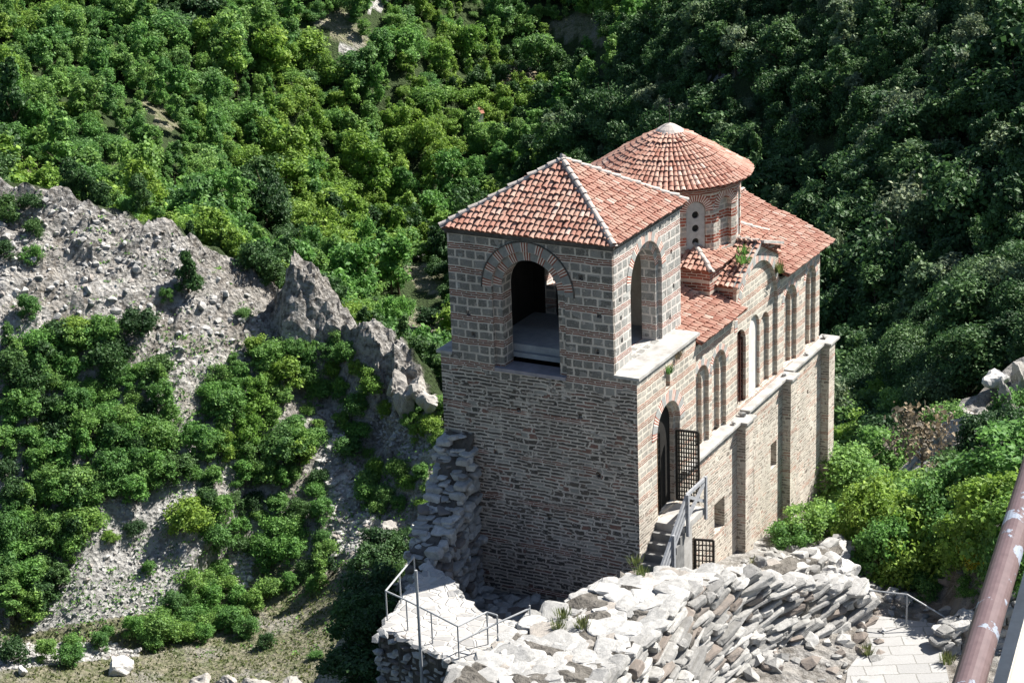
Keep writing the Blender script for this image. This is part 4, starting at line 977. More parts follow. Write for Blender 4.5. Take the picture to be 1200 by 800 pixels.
# ------------------------------------------------------------------ steel railings, pole, painted rail
def handrail(name, label, base, posts_px, tops, r=.03, rails=None):
    root = empty(name, base, 0, label, 'railing'); b0 = np.array(base)
    for p, tp in posts_px: MB().tube([p-b0, tp-b0], r*.85, 8).build('post', M['steel'], root)
    for L in rails: MB().tube([q-b0 for q in L], r, 8).build('rail', M['steel'], root)
    return root
zz = lambda px, py, z, h: (wor(*Pz(px, py, z), z-.1), wor(*Pz(px, py, z), z+h))
PS = [zz(487, 686, .0, .98), zz(470, 707, 0, .98), zz(454, 727, 0, .98), zz(478, 738, 0, .98), zz(507, 753, 0, .98), zz(538, 771, 0, 1.02), zz(572, 754, 0, 1.02)]
PS2 = [zz(584, 757, 0, 1.0), zz(622, 745, 0, 1.0)]
tp = lambda i: PS[i][1]
handrail('steel_railing', 'thin grey steel railing round the edge of the stone platform', PS[2][0], PS, None, .028, [[tp(0), tp(1), tp(2)], [tp(2), tp(3), tp(4), tp(5)], [tp(5), tp(6)]])
handrail('steel_railing', 'short steel railing between the platform and the white ruined wall', PS2[0][0], PS2, None, .028, [[tp(6), PS2[0][1]], [PS2[0][1]-np.array([0, 0, .25]), PS2[1][1]-np.array([0, 0, .1])], [tp(5)-np.array([0, 0, .5]), PS2[0][1]-np.array([0, 0, .25])]])
zr = -3.05
PS = [zz(973, 718, zr+.3, 1.1), zz(1001, 729, zr, 1.12), zz(1010, 727, zr, 1.12), zz(1062, 733, zr, 1.12), zz(1106, 752, zr-.5, .9)]
handrail('steel_railing', 'rusty steel handrail across the far end of the stone path', PS[1][0], PS, None, .028, [[PS[2][1], PS[3][1], PS[4][1]], [PS[0][1]+np.array([0, 0, -.3]), PS[1][1]-np.array([0, 0, .5])], [PS[1][1], PS[2][1]]])
d_ = ray(494, 786); t_ = (-9.2+(CORG-CAM)@EV)/(d_@EV); pb = CAM+d_*t_; pb = pb-np.array([0, 0, 1.2])
o = MB().tube([(0, 0, 0), (0, 0, 4.4)], [.05, .04], 10).build('steel_pole', M['steel']); o.location = pb; tag(o, 'tall thin grey steel pole standing before the platform wall', 'pole')
# the rail at the viewpoint
vd = np.array([math.sin(math.radians(20.3)), math.cos(math.radians(20.3)), 0])
def near_bar(px, py, t): return at(px, py, t)
rp = near_bar(1150, 752, 3.05)
rl = empty('painted_railing', rp-np.array([0, 0, 2.0]), 0, 'close railing with a thick pipe of peeling brown and pale blue paint', 'railing'); rb_ = rp-np.array([0, 0, 2.0])
MB().tube([rp-vd*1.2-rb_, rp+vd*2.6-rb_], .0245, 24).build('top_pipe', M['rail'], rl)
q = near_bar(1191, 735, 3.35); MB().bar(q-vd*1.2-rb_, q+vd*2.4-rb_, .024, .012).build('flat_bar', M['cream'], rl)
q = near_bar(1199, 789, 3.0); MB().bar(q-vd*1.0-rb_, q+vd*2.0-rb_, .03, .02).build('flat_bar', M['slab'], rl)
for k_, s_ in ((-.12, .03), (1.9, .03)): p = rp+vd*k_-rb_+np.array([.01, 0, -.02]); MB().bar(p, p+np.array([0, 0, -2.6]), s_, s_).build('post', M['steel'], rl)

# ------------------------------------------------------------------ vegetation
def raycast(px, py, t0=40., t1=560.):
    d = ray(px, py); h = math.hypot(d[0], d[1]); t = np.arange(t0, t1, .6); P_ = CAM+np.outer(t/h, d)
    below = height(P_[:, 0], P_[:, 1]) > P_[:, 2]; i = int(np.argmax(below))
    return P_[i] if below.any() else None
def leaf_mesh(name, C_, N_, size, rng, asp=.7):
    n = len(C_); N_ = N_/np.linalg.norm(N_, axis=1)[:, None]; r = rng.normal(size=(n, 3)); U = np.cross(N_, r); U /= np.linalg.norm(U, axis=1)[:, None]; W_ = np.cross(N_, U)
    s_ = (size*np.where(rng.random(n) < .3, rng.uniform(1.2, 1.9, n), rng.uniform(.55, 1.1, n)))[:, None]
    V = np.stack([C_-U*s_, C_-W_*s_*asp+N_*s_*.15, C_+U*s_, C_+W_*s_*asp+N_*s_*.15], 1).reshape(-1, 3)
    return np_mesh(name, V, np.arange(4*n).reshape(n, 4))
def crown(name, H, R, n, leaf, lobes, seed, base=.2, pointy=0., spread=1., droop=0.):
    rng = np.random.default_rng(seed); C_ = []; N_ = []
    LC = []; LR = []
    for k in range(lobes):
        f = (k+.5)/lobes; ph = k*2.4+rng.normal()*.4; zz_ = base+(1-base)*(.18+.72*rng.random()**.8)
        prof = math.sqrt(max(.05, 1-((zz_-base-.30*(1-base))/(.78*(1-base)))**2))*(1-pointy*(zz_-base)/(1-base))
        rad = R*prof*rng.uniform(.35, .82)*spread
        LC.append((rad*math.cos(ph), rad*math.sin(ph), H*zz_)); LR.append(R*rng.uniform(.16, .46)*(1-pointy*.6*(zz_-base)))
    LC = np.array(LC); LR = np.array(LR)
    w_ = LR**2; idx = rng.choice(lobes, n, p=w_/w_.sum()); d = rng.normal(size=(n, 3)); d[:, 2] = d[:, 2]*.8+.25; d /= np.linalg.norm(d, axis=1)[:, None]
    rr = LR[idx]*(1-.5*rng.random(n)**1.6)*(1+.27*rng.normal(size=n)); P_ = LC[idx]+d*rr[:, None]*np.array([1, 1, .82]); P_[:, 2] -= droop*np.hypot(P_[:, 0], P_[:, 1])
    keep = P_[:, 2] > .04*H; P_ = P_[keep]; d = d[keep]
    return leaf_mesh(name, P_, d*1.0+rng.normal(size=d.shape)*.8+np.array([0, 0, .4]), leaf, rng)
def trunk_mesh(name, H, r, seed, limbs=4, low=.15):
    rng = random.Random(seed); m = MB(); m.tube([(0, 0, -.5), (.04*H*rng.uniform(-1, 1), .04*H*rng.uniform(-1, 1), H*.4), (.06*H*rng.uniform(-1, 1), .06*H*rng.uniform(-1, 1), H*.82)], [r, r*.7, r*.2], 6)
    for k in range(limbs):
        a = k*2*PI/limbs+rng.uniform(-.5, .5); z0 = H*rng.uniform(low, .5); l = H*rng.uniform(.22, .38)
        m.tube([(0, 0, z0), (l*.5*math.cos(a), l*.5*math.sin(a), z0+l*.45), (l*math.cos(a), l*math.sin(a), z0+l*.8)], [r*.45, r*.3, r*.1], 5)
    me = bpy.data.meshes.new(name); me.from_pydata(m.V, [], m.F); me.update(); me.materials.append(M['bark']); return me
CR_ = {}
def cmesh(key, mat):
    if (key, mat) not in CR_:
        if (key, None) not in CR_: CR_[(key, None)] = CROWN_F[key]()
        me = CR_[(key, None)].copy(); me.materials.clear(); me.materials.append(M[mat]); CR_[(key, mat)] = me
    return CR_[(key, mat)]
CROWN_F = {}
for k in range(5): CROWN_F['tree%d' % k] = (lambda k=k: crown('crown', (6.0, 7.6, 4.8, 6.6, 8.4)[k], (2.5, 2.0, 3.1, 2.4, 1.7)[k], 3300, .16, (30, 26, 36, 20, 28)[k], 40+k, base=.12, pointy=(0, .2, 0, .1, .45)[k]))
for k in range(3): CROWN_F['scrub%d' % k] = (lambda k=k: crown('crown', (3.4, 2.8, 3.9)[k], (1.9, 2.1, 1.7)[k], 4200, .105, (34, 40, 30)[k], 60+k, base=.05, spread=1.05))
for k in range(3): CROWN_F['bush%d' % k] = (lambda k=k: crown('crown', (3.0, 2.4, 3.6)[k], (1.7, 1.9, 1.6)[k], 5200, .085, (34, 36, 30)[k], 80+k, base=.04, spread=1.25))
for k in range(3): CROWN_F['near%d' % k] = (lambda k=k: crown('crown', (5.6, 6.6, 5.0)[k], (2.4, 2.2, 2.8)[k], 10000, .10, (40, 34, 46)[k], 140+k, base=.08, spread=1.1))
CROWN_F['conifer0'] = lambda: crown('crown', 5.5, 2.2, 2600, .16, 30, 91, base=.05, pointy=.85, droop=.15)
CROWN_F['bare0'] = lambda: crown('crown', 3.0, 1.8, 900, .09, 18, 95, base=.05)
TRK = [trunk_mesh('trunk', 6.5, .16, k) for k in range(3)]; TRS = [trunk_mesh('stem', 3.0, .07, 10+k, 6, .02) for k in range(3)]
def plant(name, crownkey, mat, P, s, rz, label, cat, group, part_trunk=True, sz=None):
    o = empty(name, P, rz, label, cat, group); o.scale = (s*float(RNG.uniform(.85, 1.2)), s*float(RNG.uniform(.85, 1.2)), sz or s*float(RNG.uniform(.75, 1.15)))
    c = mk_shared('crown', cmesh(crownkey, mat), o)
    k = int(RNG.integers(3)); tree = crownkey[0] in 'tcn'
    mk_shared('trunk' if tree else 'stem', (TRK if tree else TRS)[k], o)
    return o
def mk_shared(name, me, parent):
    o = bpy.data.objects.new(name, me); COL.objects.link(o); o.parent = parent; return o
CHURCH_SIL = [(515, 270), (655, 180), (785, 140), (885, 200), (985, 285), (975, 420), (965, 620), (1000, 800), (440, 800), (440, 735), (515, 560)]

# --- the wooded slopes
g = np.random.default_rng(12)
sp_ = 2.25
xs, ys = np.meshgrid(np.arange(-150, 140, sp_), np.arange(96, 480, sp_)); X = xs.ravel()+g.uniform(-.48, .48, xs.size)*sp_; Y = ys.ravel()+g.uniform(-.48, .48, xs.size)*sp_
r = np.hypot(X, Y); Z_ = height(X, Y); px, py, w_ = project(np.c_[X, Y, Z_+3])
d, cz, side, s_ = seg_dist(X, Y, CREST)
la = (X-CORG[0])*EV[0]+(Y-CORG[1])*EV[1]; lb = (X-CORG[0])*NV[0]+(Y-CORG[1])*NV[1]
L_ = np.array([(p[0], p[1], 0) for p in KNOLL+KNOLL[:1]]); dk, _, _, _ = seg_dist(la, lb, L_); dk = np.where(inpoly(la, lb, KNOLL), 0, dk)
spur_zone = ((side < 0) & (d < 62) & (px < 560)) | (d < 2.2)
ok = (px > -160) & (px < 1360) & (py > -140) & (py < 760) & ~spur_zone & (dk > 14) & ~((Z_ < -58) & (r < 215)) & ~((px < 560) & (r < 205))
for P_ in CLEAR+PALE:
    for o_ in (2, -8, -16): ok &= ~inpoly(px, py+o_, P_)
do_, _, _, _ = seg_dist(X, Y, OUTR); ok &= ~((px > 1070) & (px < 1260) & (py > 405) & (r < 125)) & (do_ > 5.5)
ok &= g.random(len(X)) < np.where(r > 300, .985, .93)
X, Y, Z_, r, px, py = [v[ok] for v in (X, Y, Z_, r, px, py)]
vis = np.ones(len(X), bool)
for f in np.linspace(.3, .985, 60): vis &= height(X*f, Y*f, False) < CZ+(Z_+5.5-CZ)*f+.6
infr = (px > -5) & (px < 1205) & (py > -5) & (py < 805) & ~inpoly(px, py, CHURCH_SIL)
scale = np.clip(g.normal(.60, .2, len(X))+(g.random(len(X)) > .93)*.55, .28, 1.5)*np.where(fbm(X*.03, Y*.03, 3, 77) > .55, 1.12, .9)
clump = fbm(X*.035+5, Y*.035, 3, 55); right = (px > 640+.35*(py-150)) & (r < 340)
mat = np.where(right, 'leaf_shade', np.where(clump > .60, 'leaf_dark', np.where((clump < .40), 'leaf_scrub', 'leaf')))  # trees right of the church get leaves with the slope's shade painted in
yell = (~right) & (fbm(X*.05, Y*.05, 2, 91)+.25*g.random(len(X)) > .78); mat = np.where(yell, 'leaf_yellow', mat)
size = scale*6/np.hypot(r, 30); cand = np.where(vis & infr)[0]; order = cand[np.argsort(-size[cand])]; single = order[:285]
issingle = np.zeros(len(X), bool); issingle[single] = True
LAB = {'leaf_shade': ('broadleaf tree with shade-darkened leaves packed among others on the shaded slope right of the dome', 'trees on the shaded slope right of the church'),
       'leaf_dark': ('dark green broadleaf tree among lighter ones on the wooded slope behind the rocky spur', 'dark trees on the wooded slope behind the spur'),
       'leaf': ('mid green broadleaf tree in the dense wood behind the rocky spur', 'green trees on the wooded slope behind the spur'),
       'leaf_scrub': ('light green small tree in the dense wood behind the rocky spur', 'light green trees behind the spur'),
       'leaf_yellow': ('yellow green tree standing out in the wood behind the rocky spur', 'yellow green trees behind the spur')}
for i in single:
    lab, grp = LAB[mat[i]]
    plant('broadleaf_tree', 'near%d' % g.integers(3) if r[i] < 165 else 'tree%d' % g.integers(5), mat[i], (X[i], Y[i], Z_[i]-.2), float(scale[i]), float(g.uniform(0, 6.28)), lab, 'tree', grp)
# the rest of the wood: one object
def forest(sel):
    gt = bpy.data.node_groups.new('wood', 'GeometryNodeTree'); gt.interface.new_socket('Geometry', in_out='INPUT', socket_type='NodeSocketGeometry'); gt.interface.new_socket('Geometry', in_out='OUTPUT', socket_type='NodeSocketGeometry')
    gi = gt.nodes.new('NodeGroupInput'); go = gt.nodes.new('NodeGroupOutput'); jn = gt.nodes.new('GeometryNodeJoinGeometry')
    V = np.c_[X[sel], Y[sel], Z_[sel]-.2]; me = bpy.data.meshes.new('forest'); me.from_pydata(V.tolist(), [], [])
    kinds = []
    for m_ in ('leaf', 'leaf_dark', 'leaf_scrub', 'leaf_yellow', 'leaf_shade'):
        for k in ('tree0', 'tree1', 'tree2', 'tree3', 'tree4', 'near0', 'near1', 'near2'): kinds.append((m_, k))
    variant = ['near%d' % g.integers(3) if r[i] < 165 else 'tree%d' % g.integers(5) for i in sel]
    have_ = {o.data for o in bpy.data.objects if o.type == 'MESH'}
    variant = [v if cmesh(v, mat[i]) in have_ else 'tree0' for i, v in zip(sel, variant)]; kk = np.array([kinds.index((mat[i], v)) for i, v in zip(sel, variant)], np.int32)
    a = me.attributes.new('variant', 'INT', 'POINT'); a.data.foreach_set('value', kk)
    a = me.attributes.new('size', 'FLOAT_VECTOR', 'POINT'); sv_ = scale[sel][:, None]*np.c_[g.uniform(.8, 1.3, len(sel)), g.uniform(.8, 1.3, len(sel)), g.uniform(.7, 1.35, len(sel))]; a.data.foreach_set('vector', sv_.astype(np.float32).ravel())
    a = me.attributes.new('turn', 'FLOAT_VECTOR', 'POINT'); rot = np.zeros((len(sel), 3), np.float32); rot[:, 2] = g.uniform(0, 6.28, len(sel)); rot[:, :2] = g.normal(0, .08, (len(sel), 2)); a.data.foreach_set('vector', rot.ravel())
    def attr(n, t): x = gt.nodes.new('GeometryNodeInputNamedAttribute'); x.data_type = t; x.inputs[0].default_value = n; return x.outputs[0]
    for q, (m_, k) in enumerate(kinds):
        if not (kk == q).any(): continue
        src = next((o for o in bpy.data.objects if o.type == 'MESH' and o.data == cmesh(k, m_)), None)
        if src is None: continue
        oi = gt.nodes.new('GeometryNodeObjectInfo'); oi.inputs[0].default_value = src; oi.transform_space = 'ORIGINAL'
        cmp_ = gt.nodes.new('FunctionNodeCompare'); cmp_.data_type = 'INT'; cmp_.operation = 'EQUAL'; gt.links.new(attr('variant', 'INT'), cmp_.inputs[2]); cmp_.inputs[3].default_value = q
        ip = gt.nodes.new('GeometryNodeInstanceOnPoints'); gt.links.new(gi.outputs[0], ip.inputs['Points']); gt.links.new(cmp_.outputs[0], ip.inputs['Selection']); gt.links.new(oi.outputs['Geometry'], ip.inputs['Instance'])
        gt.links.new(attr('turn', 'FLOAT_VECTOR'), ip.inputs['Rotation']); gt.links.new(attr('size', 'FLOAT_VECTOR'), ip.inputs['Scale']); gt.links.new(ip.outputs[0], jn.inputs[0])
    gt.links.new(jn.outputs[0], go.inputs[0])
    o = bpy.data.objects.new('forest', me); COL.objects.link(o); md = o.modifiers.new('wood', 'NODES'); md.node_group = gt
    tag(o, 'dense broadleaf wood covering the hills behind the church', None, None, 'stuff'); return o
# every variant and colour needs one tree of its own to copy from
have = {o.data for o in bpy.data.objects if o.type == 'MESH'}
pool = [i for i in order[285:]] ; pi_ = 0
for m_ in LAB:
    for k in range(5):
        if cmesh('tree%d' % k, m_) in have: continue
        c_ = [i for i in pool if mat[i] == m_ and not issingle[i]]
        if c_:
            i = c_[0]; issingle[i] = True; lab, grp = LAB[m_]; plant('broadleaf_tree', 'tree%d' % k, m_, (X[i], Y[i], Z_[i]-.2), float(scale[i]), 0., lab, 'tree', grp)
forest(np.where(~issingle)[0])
print('forest', len(X), 'single', issingle.sum(), 'visible', len(cand))

# --- shrubs of the spur and the scree
SHRUB = [  # image outline, spacing, size range, colours, label, group
 ([(0, 390), (60, 385), (110, 372), (150, 405), (205, 440), (215, 520), (205, 560), (110, 585), (95, 650), (60, 720), (0, 730)], 19, (.85, 1.5), ('leaf', 'leaf_dark', 'leaf', 'leaf_scrub'), 'dark green shrub in the thicket at the left edge under the rock face', 'shrubs of the thicket left of the scree'),
 ([(235, 460), (285, 410), (330, 400), (378, 460), (375, 540), (230, 560), (215, 520)], 22, (.7, 1.5), ('leaf_scrub', 'leaf', 'leaf_yellow', 'leaf_scrub'), 'yellow green bushy shrub below the rock fin', 'shrubs under the rock fin'),
 ([(230, 560), (375, 545), (385, 620), (395, 680), (310, 690), (300, 640), (262, 640), (225, 620)], 23, (.6, 1.25), ('leaf', 'leaf', 'leaf_scrub', 'leaf_dark'), 'green shrub between the scree and the church rock', 'shrubs right of the scree'),
 ([(190, 715), (235, 660), (265, 660), (270, 690), (300, 700), (290, 735), (165, 745)], 19, (.7, 1.1), ('leaf', 'leaf_scrub'), 'round green shrub at the foot of the scree', 'shrubs at the foot of the scree'),
 ([(342, 402), (395, 398), (442, 445), (425, 475), (350, 440)], 19, (.7, 1.05), ('leaf_yellow', 'leaf_scrub'), 'bright yellow green shrub right beneath the rock fin', 'bright shrubs beneath the rock fin'),
 ([(398, 478), (460, 468), (518, 462), (520, 575), (440, 600), (408, 570), (430, 545), (405, 520)], 22, (.7, 1.15), ('leaf_yellow', 'leaf_scrub', 'leaf'), 'leafy shrub on the slope just left of the tower', 'shrubs left of the tower'),
 ([(60, 735), (200, 715), (205, 748), (60, 752)], 30, (.6, .9), ('leaf',), 'small shrub in the row along the gravel road', 'shrubs along the gravel road')]
g = np.random.default_rng(31); placed = 0
for poly, spc, (s0, s1), mats_, lab, grp in SHRUB:
    xs_ = [p[0] for p in poly]; ys_ = [p[1] for p in poly]; pts = []
    for _ in range(900):
        q = np.array([g.uniform(min(xs_), max(xs_)), g.uniform(min(ys_), max(ys_))])
        if not inpoly(q[:1], q[1:], poly)[0] or any(inpoly(q[:1], q[1:]-3, P_)[0] for P_ in SCREE): continue
        if any(np.hypot(*((q-p)*np.array([1, 1.5]))) < spc for p in pts): continue
        pts.append(q)
    for q in pts:
        P_ = raycast(q[0], q[1]+13)
        if P_ is None or np.hypot(P_[0], P_[1]) < 120: continue
        s_ = float(g.uniform(s0, s1))*.74; tall = g.random() < .35 and s1 > 1.2
        plant('shrub', 'tree%d' % g.integers(5) if tall else 'scrub%d' % g.integers(3), mats_[int(g.integers(len(mats_)))], P_-np.array([0, 0, .25]), s_*(.6 if tall else 1), float(g.uniform(0, 6.28)), lab, 'shrub', grp); placed += 1
print('shrubs', placed)
for (px_, py_, key, m_, s_, nm, lab) in [
  (222, 345, 'conifer0', 'leaf_dark', .95, 'conifer', 'lone dark conifer standing in the middle of the bare rock face'),
  (8, 262, 'scrub0', 'leaf_dark', .95, 'shrub', 'dark shrub at the left edge on the bare rock face'), (35, 245, 'scrub1', 'leaf_dark', .75, 'shrub', 'dark shrub under the grassy top of the rock face'), (40, 275, 'scrub1', 'leaf_dark', .6, 'shrub', 'low dark shrub on the rock face left of the conifer'),
  (5, 305, 'scrub2', 'leaf_dark', .7, 'shrub', 'dark shrub at the left edge halfway down the rock face'), (38, 310, 'scrub0', 'leaf', .6, 'shrub', 'small green shrub in the grey gully of the rock face'), (35, 375, 'scrub2', 'leaf', .7, 'shrub', 'green shrub at the lower end of the pale gully'),
  (165, 395, 'scrub0', 'leaf_dark', .95, 'shrub', 'dark shrub below and left of the lone conifer'), (90, 390, 'scrub1', 'leaf_yellow', .8, 'shrub', 'yellow green shrub at the top of the left thicket'), (195, 355, 'scrub2', 'leaf_scrub', .5, 'shrub', 'small yellowish shrub just left of the conifer base'),
  (300, 322, 'scrub0', 'leaf_dark', 1.1, 'shrub', 'dark shrub in the shaded notch left of the rock fin'), (285, 300, 'scrub1', 'leaf_dark', 1.0, 'shrub', 'dark shrub on the crest above the shaded notch'), (322, 340, 'scrub2', 'leaf_dark', 1.0, 'shrub', 'dark shrub tight against the top of the rock fin'), (310, 300, 'scrub1', 'leaf', 1.0, 'shrub', 'green shrub on the crest next to the rock fin'),
  (285, 370, 'scrub1', 'leaf_scrub', .45, 'shrub', 'small shrub on the white rubble slope right of the conifer'), (160, 590, 'scrub2', 'leaf', .9, 'shrub', 'dark green shrub alone in the upper scree'), (158, 622, 'scrub1', 'leaf_dark', .55, 'shrub', 'small dark shrub in the middle of the scree'), (130, 635, 'scrub0', 'leaf_yellow', .5, 'shrub', 'small yellow shrub in the middle of the scree'), (175, 672, 'scrub2', 'leaf_scrub', .45, 'shrub', 'small shrub low in the scree'),
  (225, 625, 'scrub0', 'leaf_yellow', 1.25, 'shrub', 'big bright shrub on the right side of the scree'), (248, 640, 'scrub1', 'leaf', .9, 'shrub', 'green shrub right behind the big bright one by the scree'), (370, 690, 'scrub1', 'leaf_scrub', .55, 'shrub', 'small shrub on the dry grass near the church rock'), (312, 760, 'scrub0', 'leaf_dark', .5, 'shrub', 'small dark shrub alone on the dry grass'), (272, 740, 'scrub2', 'leaf', .42, 'shrub', 'tiny shrub on the upper edge of the dry grass'), (222, 752, 'scrub2', 'leaf_scrub', .35, 'shrub', 'tiny shrub right of the large boulder'),
  (370, 770, 'scrub1', 'leaf', .35, 'shrub', 'tiny shrub on the dry grass at the picture bottom'), (15, 775, 'scrub1', 'leaf_dark', .8, 'shrub', 'dark shrub in the bottom left corner'), (85, 780, 'scrub0', 'leaf', .7, 'shrub', 'green shrub between the road and the large boulder'), (55, 775, 'scrub2', 'leaf', .6, 'shrub', 'small shrub beside the small white boulder'), (185, 745, 'scrub1', 'leaf', .9, 'shrub', 'round shrub above the large boulder')]:
    P_ = raycast(px_, py_)
    if P_ is None: continue
    o = plant(nm, key, m_, P_-np.array([0, 0, .2]), s_, float(g.uniform(0, 6.28)), lab, nm, None)
# the dry brown-topped round tree far up the slope, the tree on the path side
for (px_, py_, key, m_, s_, lab) in [(612, 112, 'tree2', 'leaf_brown', 1.5, 'round tree with dry brown foliage high on the far slope'), (635, 105, 'tree0', 'leaf_scrub', 1.6, 'big round olive tree beside the dry brown one on the far slope'), (470, 300, 'scrub1', 'leaf_brown', 1.1, 'bare brown bush beside the pale clearing left of the tower'), (322, 95, 'tree1', 'leaf_yellow', 1.7, 'tall pale green tree standing above the wood at the upper left'), (588, 45, 'tree3', 'leaf_scrub', 1.5, 'light green tree near the top edge above the brown one'), (470, 232, 'tree1', 'leaf_yellow', 1.25, 'tall yellow green tree in the valley left of the tower roof'), (205, 50, 'tree2', 'leaf_dark', 1.4, 'large dark tree in the upper left of the slope')]:
    P_ = raycast(px_, py_)
    if P_ is not None: plant('broadleaf_tree', key, m_, P_-np.array([0, 0, .3]), s_, 1., lab, 'tree', None)

# --- near bushes on the church rock
def bushes(poly, spc, srange, mats_, lab, grp, t0=40, nm='bush', dy=10):
    xs_ = [p[0] for p in poly]; ys_ = [p[1] for p in poly]; pts = []
    for _ in range(700):
        q = np.array([g.uniform(min(xs_), max(xs_)), g.uniform(min(ys_), max(ys_))])
        if inpoly(q[:1], q[1:], poly)[0] and not any(np.hypot(*((q-p)*np.array([1, 1.3]))) < spc for p in pts): pts.append(q)
    for q in pts:
        P_ = raycast(q[0], q[1]+dy, t0)
        if P_ is None or seg_dist(P_[:1], P_[1:2], OUTR)[0][0] < 3.2: continue
        tt = np.hypot(P_[0], P_[1]); s_ = float(g.uniform(*srange))
        plant(nm, 'bush%d' % g.integers(3), mats_[int(g.integers(len(mats_)))], P_-np.array([0, 0, .2]), s_*min(1.6, tt/80), float(g.uniform(0, 6.28)), lab, 'bush', grp)
bushes([(1005, 600), (1090, 590), (1190, 640), (1200, 690), (1090, 705), (1040, 675), (995, 650)], 27, (.4, 1.05), ('leaf_scrub', 'leaf', 'leaf_yellow', 'leaf_yellow'), 'sunny green bush on the slope beyond the handrail', 'sunny bushes beyond the handrail', 55)
bushes([(975, 445), (1050, 455), (1062, 530), (1000, 575), (972, 560)], 26, (.6, 1.1), ('leaf_scrub', 'leaf_yellow', 'leaf'), 'light green bush in the ravine right of the far church corner', 'bushes in the ravine beside the church', 70)
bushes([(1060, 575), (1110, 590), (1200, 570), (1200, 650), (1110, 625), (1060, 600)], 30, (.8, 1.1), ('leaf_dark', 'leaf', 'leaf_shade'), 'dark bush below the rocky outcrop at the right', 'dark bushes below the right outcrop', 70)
bushes([(418, 740), (440, 655), (458, 632), (480, 655), (448, 700), (440, 740), (440, 800), (402, 800)], 25, (.5, .8), ('leaf_dark', 'leaf_shade', 'leaf_dark'), 'dark bush clinging to the shaded rock beneath the platform', 'dark bushes below the platform', 50)
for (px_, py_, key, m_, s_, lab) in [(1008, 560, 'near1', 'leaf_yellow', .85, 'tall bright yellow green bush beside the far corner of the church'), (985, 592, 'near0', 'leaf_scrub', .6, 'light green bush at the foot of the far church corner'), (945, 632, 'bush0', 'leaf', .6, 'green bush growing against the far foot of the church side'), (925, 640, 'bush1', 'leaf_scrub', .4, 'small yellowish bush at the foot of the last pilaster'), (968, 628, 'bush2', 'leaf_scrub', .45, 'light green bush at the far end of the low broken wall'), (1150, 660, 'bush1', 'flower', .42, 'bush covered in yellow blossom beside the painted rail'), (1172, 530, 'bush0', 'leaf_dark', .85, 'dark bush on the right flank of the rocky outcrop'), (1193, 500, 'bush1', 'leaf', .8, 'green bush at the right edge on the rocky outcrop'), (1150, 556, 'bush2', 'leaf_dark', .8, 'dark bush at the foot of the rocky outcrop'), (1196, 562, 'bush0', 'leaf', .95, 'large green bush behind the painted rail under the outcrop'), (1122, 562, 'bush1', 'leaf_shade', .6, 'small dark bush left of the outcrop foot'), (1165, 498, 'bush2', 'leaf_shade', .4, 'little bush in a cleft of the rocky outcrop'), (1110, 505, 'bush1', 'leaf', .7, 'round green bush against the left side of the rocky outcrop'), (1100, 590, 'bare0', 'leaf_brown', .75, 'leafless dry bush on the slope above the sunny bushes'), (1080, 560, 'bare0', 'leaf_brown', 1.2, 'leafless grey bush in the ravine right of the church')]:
    P_ = raycast(px_, py_)
    if P_ is not None: plant('bush', key, m_, P_-np.array([0, 0, .1]), s_, 2., lab, 'bush', None)

# --- grass tufts
def tuft(P_, n, h, r_, label, mat='grass'):
    rng = np.random.default_rng(int(abs(P_[0]*100))+n); C_ = []; V = []; Q = []
    for k in range(n):
        a = rng.uniform(0, 6.28); q = rng.uniform(0, r_); b0 = np.array([q*math.cos(a), q*math.sin(a), 0]); tipv = b0+np.array([math.cos(a)*h*.5*rng.random(), math.sin(a)*h*.5*rng.random(), h*rng.uniform(.5, 1)]); s_ = np.array([-math.sin(a), math.cos(a), 0])*.02; i = len(V)
        V += [b0-s_, b0+s_, tipv+s_*.3, tipv-s_*.3]; Q.append((i, i+1, i+2, i+3))
    o = mk('grass_tuft', np_mesh('grass_tuft', V, Q), M[mat]); o.location = P_; tag(o, label, 'grass tuft')
def chz(a, b, z): return wor(a, b, z)
tuft(chz(2.36, -.03, 5.12), 60, .35, .14, 'green tuft hanging over the little niche above the door', 'leaf_scrub'); tuft(chz(3.1, -.02, 5.4), 50, .3, .2, 'reddish dry tuft under the edge of the white shelf', 'leaf_brown')
tuft(chz(12.55, .1, 5.55), 90, .4, .2, 'grass tuft in the gutter between gable and far roof', 'grass'); tuft(chz(9.6, .3, 6.72), 80, .3, .25, 'yellow green moss tuft on the small roof under the drum', 'leaf_scrub'); tuft(chz(10.1, .5, 6.9), 60, .3, .2, 'green tuft beside the drum on the gable roof', 'leaf')
for (px_, py_, z, n, lab) in [(745, 660, .2, 50, 'tall weeds at the top of the white ruin before the tower corner'), (752, 672, .7, 60, 'small grass tuft among white stones below the steps'), (660, 722, .72, 70, 'grass tuft in the middle of the white ruin top'), (682, 733, .72, 90, 'largest green tuft on the white ruin'), (655, 735, .72, 60, 'pale tuft on the left part of the white ruin'), (768, 735, -.3, 60, 'grass tuft sprouting from the face of the white ruin'), (1016, 765, -3.05, 90, 'green tuft growing in the middle of the stone path'), (920, 690, -1.5, 80, 'dry tuft on the right part of the white ruin'), (886, 662, -2.2, 80, 'yellow tuft between church foot and low wall'), (1110, 775, -3.0, 110, 'grass along the right edge of the stone path')]:
    tuft(wor(*onz(px_, py_, z)), n, .28, .24, lab)
